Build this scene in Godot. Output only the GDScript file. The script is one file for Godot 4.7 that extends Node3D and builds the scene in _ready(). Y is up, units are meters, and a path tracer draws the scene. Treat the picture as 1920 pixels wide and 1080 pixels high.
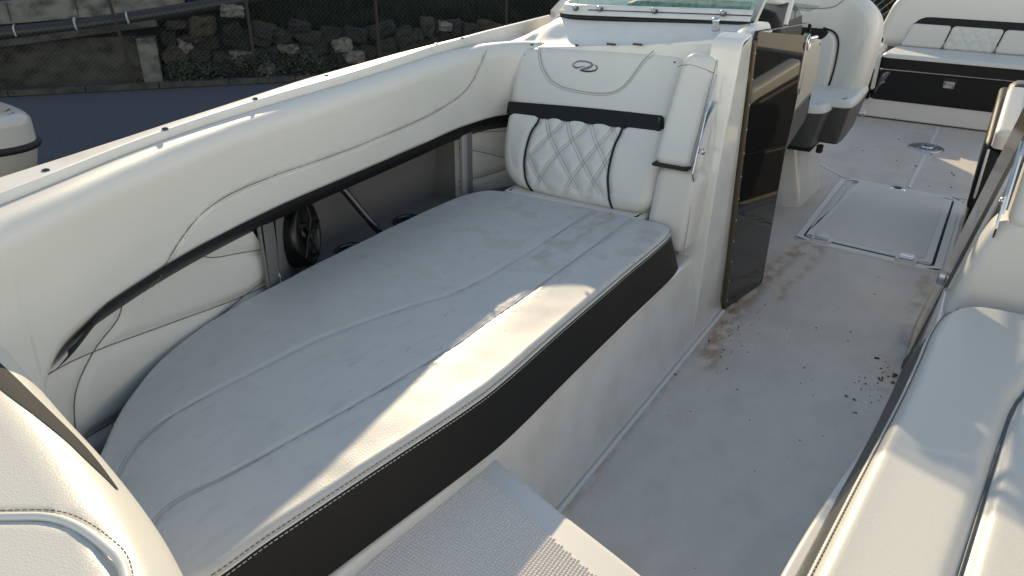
extends Node3D

var M := {}
var names := {}
var rng := RandomNumberGenerator.new()

# ------------------------------------------------------------------ mesh buffer
class MB:
	var v := PackedVector3Array()
	var n := PackedVector3Array()
	var uv := PackedVector2Array()
	var idx := PackedInt32Array()
	# rows: Array of PackedVector3Array; the outward normal is (along rows x across rows) * sgn
	func grid(rows: Array, closed: bool, sgn: float, uvs: Array = [], flat_first := [], flat_last := []):
		var ni := rows.size()
		var nj: int = rows[0].size()
		var b0 := v.size()
		for i in ni:
			var r: PackedVector3Array = rows[i]
			var ra: PackedVector3Array = rows[maxi(i - 1, 0)]
			var rb: PackedVector3Array = rows[mini(i + 1, ni - 1)]
			for j in nj:
				var ja := (j - 1 + nj) % nj if closed else maxi(j - 1, 0)
				var jb := (j + 1) % nj if closed else mini(j + 1, nj - 1)
				var ti := rb[j] - ra[j]
				var tj := r[jb] - r[ja]
				var k := ti.cross(tj) * sgn
				if k.length_squared() < 1e-22:
					k = Vector3.UP
				v.append(r[j]); n.append(k.normalized())
				uv.append(uvs[i][j] if uvs.size() else Vector2(r[j].x, r[j].z))
		if flat_first.size():
			for j in nj: n[b0 + j] = flat_first[j]
		if flat_last.size():
			for j in nj: n[b0 + (ni - 1) * nj + j] = flat_last[j]
		var mj := nj if closed else nj - 1
		for i in ni - 1:
			for j in mj:
				var j2 := (j + 1) % nj
				var a := b0 + i * nj + j
				var b := b0 + i * nj + j2
				var c := b0 + (i + 1) * nj + j
				var d := b0 + (i + 1) * nj + j2
				if sgn > 0:
					idx.append_array([a, d, c, a, b, d])
				else:
					idx.append_array([a, c, d, a, d, b])
	func tri(a: Vector3, b: Vector3, c: Vector3):   # clockwise seen from the front
		var k := (c - a).cross(b - a).normalized()
		var s := v.size()
		v.append_array([a, b, c]); n.append_array([k, k, k])
		uv.append_array([Vector2(a.x, a.z), Vector2(b.x, b.z), Vector2(c.x, c.z)])
		idx.append_array([s, s + 1, s + 2])
	func quad(a: Vector3, b: Vector3, c: Vector3, d: Vector3):
		tri(a, b, c); tri(a, c, d)
	func box(c: Vector3, s: Vector3, basis := Basis.IDENTITY):
		var h := s * 0.5
		var p := []
		for k in 8:
			p.append(c + basis * Vector3(h.x if k & 1 else -h.x, h.y if k & 2 else -h.y, h.z if k & 4 else -h.z))
		for f in [[0, 2, 3, 1], [4, 5, 7, 6], [0, 1, 5, 4], [2, 6, 7, 3], [0, 4, 6, 2], [1, 3, 7, 5]]:
			quad(p[f[0]], p[f[3]], p[f[2]], p[f[1]])
	func tube(pts: Array, r: float, sides := 6, caps := true):
		var rows := []
		var up := Vector3(0.31, 0.93, 0.2).normalized()
		for i in pts.size():
			var t: Vector3 = (pts[mini(i + 1, pts.size() - 1)] - pts[maxi(i - 1, 0)]).normalized()
			if absf(t.dot(up)) > 0.97: up = Vector3(0.9, 0.1, -0.4).normalized()
			var s := t.cross(up).normalized()
			var u := s.cross(t)
			var ring := PackedVector3Array()
			for k in sides:
				var an := TAU * k / sides
				ring.append(pts[i] + (s * cos(an) + u * sin(an)) * r)
			rows.append(ring)
		grid(rows, true, 1.0)
		if caps:
			for e in [0, pts.size() - 1]:
				var ring: PackedVector3Array = rows[e]
				for k in range(1, sides - 1):
					if e == 0: tri(ring[0], ring[k + 1], ring[k])
					else: tri(ring[0], ring[k], ring[k + 1])
	func lathe(c: Vector3, axis: Vector3, prof: Array, sides := 24):   # prof: Vector2(radius, height along axis)
		var s := axis.cross(Vector3(0.2, 0.3, 0.93)).normalized()
		var u := axis.cross(s)
		var rows := []
		for p in prof:
			var ring := PackedVector3Array()
			for k in sides:
				var an := TAU * k / sides
				ring.append(c + axis * p.y + (s * cos(an) + u * sin(an)) * p.x)
			rows.append(ring)
		grid(rows, true, -1.0)
	func prism(poly: PackedVector2Array, fr: Callable, h0: float, h1: float):   # CCW polygon in (a, b)
		var tr := Geometry2D.triangulate_polygon(poly)
		for k in range(0, tr.size(), 3):
			var q := [poly[tr[k]], poly[tr[k + 1]], poly[tr[k + 2]]]
			if (q[1] - q[0]).cross(q[2] - q[0]) < 0: q = [q[0], q[2], q[1]]
			tri(fr.call(q[0].x, q[0].y, h1), fr.call(q[2].x, q[2].y, h1), fr.call(q[1].x, q[1].y, h1))
			tri(fr.call(q[0].x, q[0].y, h0), fr.call(q[1].x, q[1].y, h0), fr.call(q[2].x, q[2].y, h0))
		for k in poly.size():
			var a := poly[k]
			var b := poly[(k + 1) % poly.size()]
			quad(fr.call(a.x, a.y, h0), fr.call(a.x, a.y, h1), fr.call(b.x, b.y, h1), fr.call(b.x, b.y, h0))
	func mesh() -> ArrayMesh:
		var arr := []
		arr.resize(Mesh.ARRAY_MAX)
		arr[Mesh.ARRAY_VERTEX] = v; arr[Mesh.ARRAY_NORMAL] = n; arr[Mesh.ARRAY_TEX_UV] = uv; arr[Mesh.ARRAY_INDEX] = idx
		var m := ArrayMesh.new()
		m.add_surface_from_arrays(Mesh.PRIMITIVE_TRIANGLES, arr)
		return m

# ------------------------------------------------------------------ scene helpers
func numbered(called: String) -> String:
	if not names.has(called):
		names[called] = 0
		return called
	names[called] += 1
	return "%s_%03d" % [called, names[called]]

func thing(called: String, label: String, category: String, at: Vector3, group := "") -> Node3D:
	var o := Node3D.new()
	o.name = numbered(called)
	add_child(o)
	o.position = at
	o.set_meta("label", label); o.set_meta("category", category)
	if group: o.set_meta("group", group)
	return o

func base_of(o: Node) -> Vector3:
	var p := Vector3.ZERO
	while o is Node3D and o != self:
		p += o.position
		o = o.get_parent()
	return p

# vertices are given in world metres; the node is moved back by its parents' offset
func part(parent: Node, called: String, mesh, mat: Material, kind := "") -> MeshInstance3D:
	var m := MeshInstance3D.new()
	m.mesh = mesh.mesh() if mesh is MB else mesh
	m.material_override = mat
	m.name = called
	parent.add_child(m, true)
	if parent != self: m.position = -base_of(parent)
	if kind: m.set_meta("kind", kind)
	return m

func struct(called: String, mesh, mat: Material) -> MeshInstance3D:
	return part(self, called, mesh, mat, "structure")

func frame(o: Vector3, a: Vector3, b: Vector3) -> Callable:
	var A := a.normalized()
	var B := b.normalized()
	var N := A.cross(B)
	return func(x: float, y: float, h: float) -> Vector3: return o + A * x + B * y + N * h

# ------------------------------------------------------------------ curves
func spline(p: Array, step := 0.012, closed := false) -> PackedVector2Array:
	var out := PackedVector2Array()
	var n := p.size()
	var segs := n if closed else n - 1
	for i in segs:
		var a: Vector2 = p[(i - 1 + n) % n] if closed else p[maxi(i - 1, 0)]
		var b: Vector2 = p[i]
		var c: Vector2 = p[(i + 1) % n]
		var d: Vector2 = p[(i + 2) % n] if closed else p[mini(i + 2, n - 1)]
		var k := maxi(1, int(ceil(b.distance_to(c) / step)))
		for s in k:
			out.append(b.cubic_interpolate(c, a, d, float(s) / k))
	if not closed: out.append(p[n - 1])
	return out

func rounded(p: Array, step := 0.01) -> PackedVector2Array:   # p: Vector3(a, b, corner radius), closed
	var raw := PackedVector2Array()
	var n := p.size()
	for i in n:
		var c := Vector2(p[i].x, p[i].y)
		var a := Vector2(p[(i - 1 + n) % n].x, p[(i - 1 + n) % n].y)
		var b := Vector2(p[(i + 1) % n].x, p[(i + 1) % n].y)
		var r: float = p[i].z
		var da := minf(r, a.distance_to(c) * 0.49)
		var db := minf(r, b.distance_to(c) * 0.49)
		var s := c + (a - c).normalized() * da
		var e := c + (b - c).normalized() * db
		var w := maxf(0.05, cos(0.5 * absf((c - a).angle_to(b - c))))
		for k in 11:
			var t := k / 10.0
			raw.append((s * (1 - t) * (1 - t) + c * (2 * t * (1 - t) * w) + e * t * t) / ((1 - t) * (1 - t) + 2 * t * (1 - t) * w + t * t))
	return raw

func resample(p: PackedVector2Array, step: float) -> PackedVector2Array:
	var out := PackedVector2Array()
	var L := 0.0
	for i in p.size(): L += p[i].distance_to(p[(i + 1) % p.size()])
	var n := maxi(24, int(L / step))
	var d := L / n
	var need := 0.0
	for i in p.size():
		var a := p[i]
		var b := p[(i + 1) % p.size()]
		var l := a.distance_to(b)
		var at := need
		while at < l and out.size() < n:
			out.append(a.lerp(b, at / l))
			at += d
		need = at - l
	return out

func ring3(poly: PackedVector2Array, fr: Callable, h: float) -> Array:
	var out := []
	for q in poly: out.append(fr.call(q.x, q.y, h))
	return out

func xz(p: Array) -> Array:
	return p

# ------------------------------------------------------------------ upholstered pad
# outline in (a, b); the pad rises from h = 0 to T; its rim is rolled over radius r; seams: [points, width, depth]
func groove(segs: Array, a: float, b: float) -> float:
	var g := 0.0
	for s in segs:
		var p: Vector2 = s[0]
		var q: Vector2 = s[1]
		var w: float = s[2]
		if b < s[4] or b > s[5] or a < s[6] or a > s[7]: continue
		var d := q - p
		var l2 := d.length_squared()
		var t := clampf(((a - p.x) * d.x + (b - p.y) * d.y) / l2, 0, 1) if l2 > 0 else 0.0
		var dx := a - p.x - d.x * t
		var dy := b - p.y - d.y * t
		g = maxf(g, s[3] * exp(-(dx * dx + dy * dy) / (w * w)))
	return g

func seam_segs(seams: Array) -> Array:
	var out := []
	for s in seams:
		var p: PackedVector2Array = s[0]
		var m: float = s[1] * 2.6
		for i in p.size() - 1:
			out.append([p[i], p[i + 1], s[1], s[2], minf(p[i].y, p[i + 1].y) - m, maxf(p[i].y, p[i + 1].y) + m, minf(p[i].x, p[i + 1].x) - m, maxf(p[i].x, p[i + 1].x) + m])
	return out

func pad(parent: Node, called: String, outline: PackedVector2Array, T: float, r: float, warp: Callable, mat: Material, o := {}) -> Dictionary:
	var step: float = o.get("step", 0.008)
	var crown: float = o.get("crown", 0.0)
	var along_b: bool = o.get("along_b", false)
	var segs := seam_segs(o.get("seams", []))
	var bumps = o.get("bumps")
	var poly := outline.duplicate()
	var area := 0.0
	for i in poly.size(): area += poly[i].cross(poly[(i + 1) % poly.size()])
	if area < 0: poly.reverse()
	poly = resample(poly, o.get("rim_step", step))
	var n := poly.size()
	var inw := PackedVector2Array()
	for i in n:
		var t := (poly[(i + 1) % n] - poly[(i - 1 + n) % n]).normalized()
		inw.append(Vector2(-t.y, t.x))
	var height := func(a: float, b: float) -> float:
		var h := 0.0
		if segs.size(): h -= groove(segs, a, b)
		if bumps != null: h += bumps.call(a, b)
		return h
	var wall_h: float = o.get("wall_h", 0.0)
	var flare: float = o.get("flare", 0.0)
	if o.has("wall_mat"):
		var w := MB.new()
		var rows := []
		for k in 4:
			var f := k / 3.0
			var row := PackedVector3Array()
			for i in n:
				var q := poly[i] - inw[i] * flare * (1 - f)
				row.append(warp.call(q.x, q.y, wall_h * f))
			rows.append(row)
		w.grid(rows, true, -1.0)
		part(parent, o.get("wall_called", "skirt"), w, o.wall_mat)
	var mb := MB.new()
	var rows := []
	var uvs := []
	var K: int = o.get("rim_rings", 7)
	var rr := [[0.0, wall_h, 0.0]]
	if T - r > wall_h + 0.001: rr.append([0.0, T - r, 0.0])
	for k in range(1, K + 1):
		var f := PI / 2 * k / K
		rr.append([r * (1 - cos(f)), T - r + r * sin(f), sin(f)])
	var last := PackedVector2Array()
	var flat := []
	for k in rr.size():
		var row := PackedVector3Array()
		var u := PackedVector2Array()
		for i in n:
			var q: Vector2 = poly[i] + inw[i] * rr[k][0]
			var h: float = rr[k][1]
			if rr[k][2] > 0.1: h += height.call(q.x, q.y) * rr[k][2]
			row.append(warp.call(q.x, q.y, h))
			u.append(q)
			if k == rr.size() - 1:
				last.append(q)
				var e := 0.002
				var pa: Vector3 = warp.call(q.x + e, q.y, T) - warp.call(q.x - e, q.y, T)
				var pb: Vector3 = warp.call(q.x, q.y + e, T) - warp.call(q.x, q.y - e, T)
				flat.append(pa.cross(pb).normalized())
		rows.append(row); uvs.append(u)
	mb.grid(rows, true, -1.0, uvs, [], flat)
	var under := PackedVector3Array()
	for i in n:
		var q := last[i] + inw[i] * minf(0.012, r * 0.4)
		under.append(warp.call(q.x, q.y, T - 0.0009 + height.call(q.x, q.y)))
	mb.grid([rows[-1], under], true, -1.0, [uvs[-1], uvs[-1]], flat, flat)
	# inside: rows across the outline
	var lo := 1e9
	var hi := -1e9
	for q in last:
		var c := q.y if along_b else q.x
		lo = minf(lo, c); hi = maxf(hi, c)
	var nr := maxi(6, int((hi - lo) / step))
	var wide := 0.0
	var spans := []
	for i in nr + 1:
		var c := lo + (hi - lo) * clampf(float(i) / nr, 0.0005, 0.9995)
		var s0 := 1e9
		var s1 := -1e9
		for k in n:
			var p := last[k]
			var q := last[(k + 1) % n]
			var pc := p.y if along_b else p.x
			var qc := q.y if along_b else q.x
			if (pc <= c) != (qc <= c):
				var t := (c - pc) / (qc - pc)
				var e := lerpf(p.x if along_b else p.y, q.x if along_b else q.y, t)
				s0 = minf(s0, e); s1 = maxf(s1, e)
		spans.append([c, s0, s1])
		wide = maxf(wide, s1 - s0)
	var nc := maxi(6, int(wide / step))
	rows = []; uvs = []
	for i in spans.size():
		var row := PackedVector3Array()
		var u := PackedVector2Array()
		var c: float = spans[i][0]
		var s := float(i) / nr
		for j in nc + 1:
			var t := float(j) / nc
			var e := lerpf(spans[i][1], spans[i][2], t)
			var a := e if along_b else c
			var b := c if along_b else e
			var h: float = T + height.call(a, b)
			if crown != 0.0: h += crown * smoothstep(0, 1, minf(1, 4 * s * (1 - s) * 1.3)) * smoothstep(0, 1, minf(1, 4 * t * (1 - t) * 1.1))
			row.append(warp.call(a, b, h)); u.append(Vector2(a, b))
		rows.append(row); uvs.append(u)
	mb.grid(rows, false, -1.0 if along_b else 1.0, uvs)
	var uv_box: Rect2 = o.get("uv", Rect2())
	if uv_box.size.x > 0:
		for i in mb.uv.size():
			var q := (mb.uv[i] - uv_box.position) / uv_box.size
			mb.uv[i] = Vector2(q.y, q.x)
	var node := part(parent, called, mb, mat)
	return {"node": node, "height": height, "T": T, "warp": warp}

# a thread or welt that follows a line on a pad
func welt(parent: Node, called: String, line: PackedVector2Array, warp: Callable, h: float, r: float, mat: Material, sides := 5):
	var pts := []
	for q in line: pts.append(warp.call(q.x, q.y, h))
	var mb := MB.new()
	mb.tube(pts, r, sides)
	return part(parent, called, mb, mat)

func stitches(parent: Node, line: PackedVector2Array, warp: Callable, h: float, pitch: float, length: float, r: float, mat: Material, called := "stitching"):
	var mb := MB.new()
	var cum := PackedFloat32Array([0.0])
	for i in line.size() - 1: cum.append(cum[i] + line[i].distance_to(line[i + 1]))
	var total := cum[cum.size() - 1]
	var k := 0
	var at := 0.0
	while at + length < total:
		var ends := []
		for d in [at, at + length]:
			while k < line.size() - 2 and cum[k + 1] < d: k += 1
			var q := line[k].lerp(line[k + 1], clampf((d - cum[k]) / maxf(1e-6, cum[k + 1] - cum[k]), 0, 1))
			ends.append(warp.call(q.x, q.y, h))
		mb.tube(ends, r, 4)
		at += pitch
	return part(parent, called, mb, mat, "stuff")

func rect(a0: float, b0: float, a1: float, b1: float, r: float) -> PackedVector2Array:
	return rounded([Vector3(a0, b0, r), Vector3(a1, b0, r), Vector3(a1, b1, r), Vector3(a0, b1, r)])

func block(parent: Node, called: String, c: Vector3, s: Vector3, mat: Material, r := 0.006, basis := Basis.IDENTITY) -> MeshInstance3D:
	# chamfered box
	var h := s * 0.5
	var mb := MB.new()
	var k := minf(r, minf(h.x, minf(h.y, h.z)) * 0.7)
	var pt := func(sx, sy, sz, ax) -> Vector3:
		var p := Vector3(sx * (h.x - (0.0 if ax == 0 else k)), sy * (h.y - (0.0 if ax == 1 else k)), sz * (h.z - (0.0 if ax == 2 else k)))
		return c + basis * p
	for sg in [-1, 1]:
		for ax in 3:
			var q := []
			for e in [[-1, -1], [1, -1], [1, 1], [-1, 1]]:
				var d := [0, 0, 0]
				d[ax] = sg; d[(ax + 1) % 3] = e[0]; d[(ax + 2) % 3] = e[1]
				q.append(pt.call(d[0], d[1], d[2], ax))
			if sg > 0: mb.quad(q[0], q[3], q[2], q[1])
			else: mb.quad(q[0], q[1], q[2], q[3])
	for ax in 3:      # edges between face b and face d, along ax
		var fb := (ax + 1) % 3
		var fd := (ax + 2) % 3
		for sb in [-1, 1]:
			for sd in [-1, 1]:
				var d0 := [0, 0, 0]
				d0[ax] = -1; d0[fb] = sb; d0[fd] = sd
				var d1 := d0.duplicate()
				d1[ax] = 1
				var q := [pt.call(d0[0], d0[1], d0[2], fb), pt.call(d1[0], d1[1], d1[2], fb), pt.call(d1[0], d1[1], d1[2], fd), pt.call(d0[0], d0[1], d0[2], fd)]
				if sb * sd > 0: mb.quad(q[0], q[1], q[2], q[3])
				else: mb.quad(q[0], q[3], q[2], q[1])
	for sx in [-1, 1]:
		for sy in [-1, 1]:
			for sz in [-1, 1]:
				var q := [pt.call(sx, sy, sz, 0), pt.call(sx, sy, sz, 1), pt.call(sx, sy, sz, 2)]
				if sx * sy * sz > 0: mb.tri(q[0], q[2], q[1])
				else: mb.tri(q[0], q[1], q[2])
	return part(parent, called, mb, mat)

# ------------------------------------------------------------------ materials
func lin(r: float, g: float, b: float) -> Color:
	return Color(r, g, b).linear_to_srgb()

func mat(r: float, g: float, b: float, rough := 0.5, metal := 0.0) -> StandardMaterial3D:
	var m := StandardMaterial3D.new()
	m.albedo_color = lin(r, g, b)
	m.roughness = rough
	m.metallic = metal
	return m

func noise_tex(seed_: int, freq: float, type: int, size := 512, normal := false, strength := 4.0, ramp = null, octaves := 3) -> NoiseTexture2D:
	var f := FastNoiseLite.new()
	f.seed = seed_
	f.frequency = freq
	f.noise_type = type
	f.fractal_octaves = octaves
	var t := NoiseTexture2D.new()
	t.width = size; t.height = size
	t.seamless = true
	t.noise = f
	if normal:
		t.as_normal_map = true
		t.bump_strength = strength
	if ramp: t.color_ramp = ramp
	return t

func ramp(stops: Array) -> Gradient:
	var g := Gradient.new()
	var off := PackedFloat32Array()
	var col := PackedColorArray()
	for s in stops:
		off.append(s[0]); col.append(s[1])
	g.offsets = off; g.colors = col
	return g

func bumpy(m: StandardMaterial3D, tex: Texture2D, scale: float, amount: float, world := true) -> StandardMaterial3D:
	m.uv1_triplanar = true
	m.uv1_world_triplanar = world
	m.uv1_scale = Vector3.ONE * scale
	m.normal_enabled = true
	m.normal_texture = tex
	m.normal_scale = amount
	return m

func stained(m: StandardMaterial3D, tex: Texture2D) -> StandardMaterial3D:
	m.albedo_texture = tex
	return m

func make_materials():
	var grain := noise_tex(3, 0.055, FastNoiseLite.TYPE_CELLULAR, 512, true, 6.0, null, 2)
	var fine := noise_tex(5, 0.12, FastNoiseLite.TYPE_SIMPLEX_SMOOTH, 512, true, 4.0)
	var blotch := noise_tex(8, 0.008, FastNoiseLite.TYPE_SIMPLEX_SMOOTH, 512, false, 1.0, ramp([[0.0, lin(0.86, 0.84, 0.80)], [0.5, lin(0.97, 0.97, 0.96)], [1.0, lin(1, 1, 1)]]), 5)
	M.vinyl = bumpy(mat(0.71, 0.70, 0.655, 0.42), grain, 19.0, 0.3)
	M.vinyl_shiny = bumpy(mat(0.64, 0.63, 0.585, 0.33), grain, 15.0, 0.34)
	M.black = bumpy(mat(0.009, 0.009, 0.0095, 0.5), grain, 19.0, 0.5)
	M.black.metallic_specular = 0.4
	M.charcoal = bumpy(mat(0.075, 0.077, 0.077, 0.45), grain, 19.0, 0.3)
	M.grey_grain = bumpy(mat(0.045, 0.045, 0.047, 0.8), grain, 14.0, 0.4)
	M.grey_grain.metallic_specular = 0.25
	M.gel = stained(mat(0.80, 0.785, 0.75, 0.16), blotch)
	M.gel.uv1_triplanar = true; M.gel.uv1_world_triplanar = true; M.gel.uv1_scale = Vector3.ONE * 1.3
	M.gel.clearcoat_enabled = true; M.gel.clearcoat = 0.6; M.gel.clearcoat_roughness = 0.05
	M.deck = stained(mat(0.80, 0.79, 0.76, 0.42), blotch)
	M.deck.uv1_triplanar = true; M.deck.uv1_world_triplanar = true; M.deck.uv1_scale = Vector3.ONE * 2.1
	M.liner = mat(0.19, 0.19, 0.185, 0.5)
	M.trim = mat(0.36, 0.36, 0.37, 0.5)
	M.floor2 = bumpy(mat(0.80, 0.745, 0.675, 0.55), fine, 9.0, 0.5)
	M.smooth = mat(0.76, 0.735, 0.69, 0.42)
	M.thread = mat(0.16, 0.15, 0.14, 0.7)
	M.thread_pale = mat(0.62, 0.61, 0.58, 0.6)
	M.thread_mid = mat(0.36, 0.36, 0.35, 0.6)
	M.gap = mat(0.01, 0.01, 0.01, 0.8)
	M.chrome = mat(0.75, 0.76, 0.78, 0.16, 1.0)
	M.steel = mat(0.55, 0.56, 0.58, 0.3, 1.0)
	M.alu = stained(mat(0.74, 0.74, 0.72, 0.35), blotch)
	M.alu.uv1_triplanar = true; M.alu.uv1_world_triplanar = true; M.alu.uv1_scale = Vector3.ONE * 3.0
	M.rubber = mat(0.015, 0.015, 0.015, 0.6)
	M.acrylic = mat(0.014, 0.0135, 0.0125, 0.04)
	M.acrylic.clearcoat_enabled = true; M.acrylic.clearcoat = 0.3; M.acrylic.clearcoat_roughness = 0.03
	M.smoke = mat(0.13, 0.12, 0.105, 0.12)
	M.emblem = mat(0.19, 0.18, 0.22, 0.5)
	M.emblem_dark = mat(0.03, 0.035, 0.04, 0.3, 0.3)
	M.glass = stained(mat(0.40, 0.66, 0.57, 0.12), noise_tex(21, 0.02, FastNoiseLite.TYPE_SIMPLEX, 512, false, 1.0, ramp([[0.25, lin(0.35, 0.55, 0.5)], [0.5, lin(0.75, 0.95, 0.88)], [0.8, lin(1, 1, 1)]]), 5))
	M.glass.uv1_triplanar = true; M.glass.uv1_scale = Vector3.ONE * 3.0
	M.glass.transparency = BaseMaterial3D.TRANSPARENCY_ALPHA
	M.glass.albedo_color.a = 0.4
	M.clear = mat(0.5, 0.7, 0.66, 0.02)
	M.clear.transparency = BaseMaterial3D.TRANSPARENCY_ALPHA
	M.clear.albedo_color.a = 0.18
	# outside
	M.asphalt = bumpy(stained(mat(0.085, 0.092, 0.112, 0.85), noise_tex(51, 0.03, FastNoiseLite.TYPE_SIMPLEX, 1024, false, 1.0, ramp([[0.25, lin(0.55, 0.55, 0.55)], [0.6, lin(0.9, 0.9, 0.9)], [1.0, lin(1, 1, 1)]]), 6)), fine, 0.9, 0.25)
	var mould := noise_tex(31, 0.012, FastNoiseLite.TYPE_SIMPLEX, 512, false, 1.0, ramp([[0.2, lin(0.3, 0.3, 0.28)], [0.55, lin(0.8, 0.8, 0.75)], [1.0, lin(1, 1, 1)]]), 5)
	M.concrete = stained(mat(0.085, 0.085, 0.075, 0.9), mould)
	M.concrete.uv1_triplanar = true; M.concrete.uv1_world_triplanar = true; M.concrete.uv1_scale = Vector3.ONE * 0.5
	M.concrete_pale = stained(mat(0.24, 0.24, 0.22, 0.9), mould)
	M.concrete_pale.uv1_triplanar = true; M.concrete_pale.uv1_world_triplanar = true; M.concrete_pale.uv1_scale = Vector3.ONE * 0.6
	M.pipe = mat(0.02, 0.022, 0.022, 0.4)
	M.stones = []
	for c in [[0.036, 0.038, 0.038], [0.022, 0.025, 0.027], [0.05, 0.05, 0.045], [0.065, 0.057, 0.038], [0.24, 0.235, 0.21]]:
		var sm := stained(mat(c[0], c[1], c[2], 0.9), mould)
		sm.uv1_triplanar = true; sm.uv1_world_triplanar = true; sm.uv1_scale = Vector3.ONE * 1.6
		M.stones.append(sm)
	M.mortar = mat(0.03, 0.03, 0.028, 0.95)
	M.soil = stained(mat(0.011, 0.015, 0.009, 0.95), mould)
	M.soil.uv1_triplanar = true; M.soil.uv1_world_triplanar = true; M.soil.uv1_scale = Vector3.ONE * 0.7
	M.leaf = mat(0.035, 0.052, 0.03, 0.5)
	M.leaf_pale = mat(0.16, 0.19, 0.11, 0.6)
	M.grass = mat(0.011, 0.021, 0.009, 0.8)
	M.wire = mat(0.15, 0.17, 0.16, 0.5, 0.5)
	M.rust = mat(0.04, 0.03, 0.025, 0.8)
	M.boat_white = mat(0.62, 0.60, 0.55, 0.3)
	M.tan = mat(0.35, 0.27, 0.2, 0.7)
	M.steel_dark = mat(0.10, 0.10, 0.11, 0.25, 0.8)
	M.hinge = mat(0.16, 0.13, 0.095, 0.45, 0.7)
	M.helm = mat(0.50, 0.47, 0.40, 0.5)
	M.concrete_white = mat(0.42, 0.42, 0.40, 0.8)
	M.tan_pad = mat(0.46, 0.38, 0.31, 0.7)
	M.gloss_black = mat(0.008, 0.008, 0.009, 0.28)
	M.litter = mat(0.05, 0.035, 0.025, 0.9)

# bench vinyl: faint brown smears and grey scuffs, uv = the bench top
func bench_material() -> StandardMaterial3D:
	var W := 1024
	var img := Image.create(W, W, false, Image.FORMAT_RGB8)
	img.fill(lin(0.58, 0.575, 0.55))
	var f := FastNoiseLite.new(); f.seed = 77; f.frequency = 0.012; f.fractal_octaves = 4
	var g := FastNoiseLite.new(); g.seed = 12; g.frequency = 0.05; g.fractal_octaves = 3
	var r2 := RandomNumberGenerator.new(); r2.seed = 5
	for y in 512:
		for x in W:
			var n := f.get_noise_2d(x, y)
			var d := g.get_noise_2d(x * 0.35, y)
			# u runs aft along the bench, v runs outboard
			var u := x / float(W)
			var v := y / 436.0
			var k := clampf((n - 0.18) * 1.4, 0, 0.35) * smoothstep(0.3, 0.9, u)
			var band := exp(-pow((v - 0.66 - 0.04 * sin(u * 9.0)) / 0.045, 2.0)) * smoothstep(0.55, 0.75, u) * clampf(0.5 + d * 1.6, 0, 1) * 0.5
			k = clampf(k + band, 0, 0.6) * 0.6
			var s := 1.0 - clampf(-n * 0.09, 0, 0.08) - clampf(d - 0.3, 0, 0.2) * 0.3
			img.set_pixel(x, y, lin(0.58 * s * (1 - 0.45 * k), 0.575 * s * (1 - 0.6 * k), 0.55 * s * (1 - 0.8 * k)))
	for i in 26:     # small scuffs
		var cx := r2.randf_range(300, 1000)
		var cy := r2.randf_range(60, 420)
		var an := r2.randf_range(-0.6, 0.6)
		for t in r2.randi_range(4, 14):
			var px := int(cx + cos(an) * t); var py := int(cy + sin(an) * t * 0.6)
			if px > 0 and px < W and py > 0 and py < 512: img.set_pixel(px, py, lin(0.3, 0.28, 0.25))
	img.generate_mipmaps()
	var m := StandardMaterial3D.new()
	m.albedo_texture = ImageTexture.create_from_image(img)
	m.roughness = 0.42
	m.normal_enabled = true
	m.normal_texture = noise_tex(41, 0.26, FastNoiseLite.TYPE_CELLULAR, 2048, true, 5.0, null, 1)
	m.normal_scale = 0.05
	return m

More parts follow.
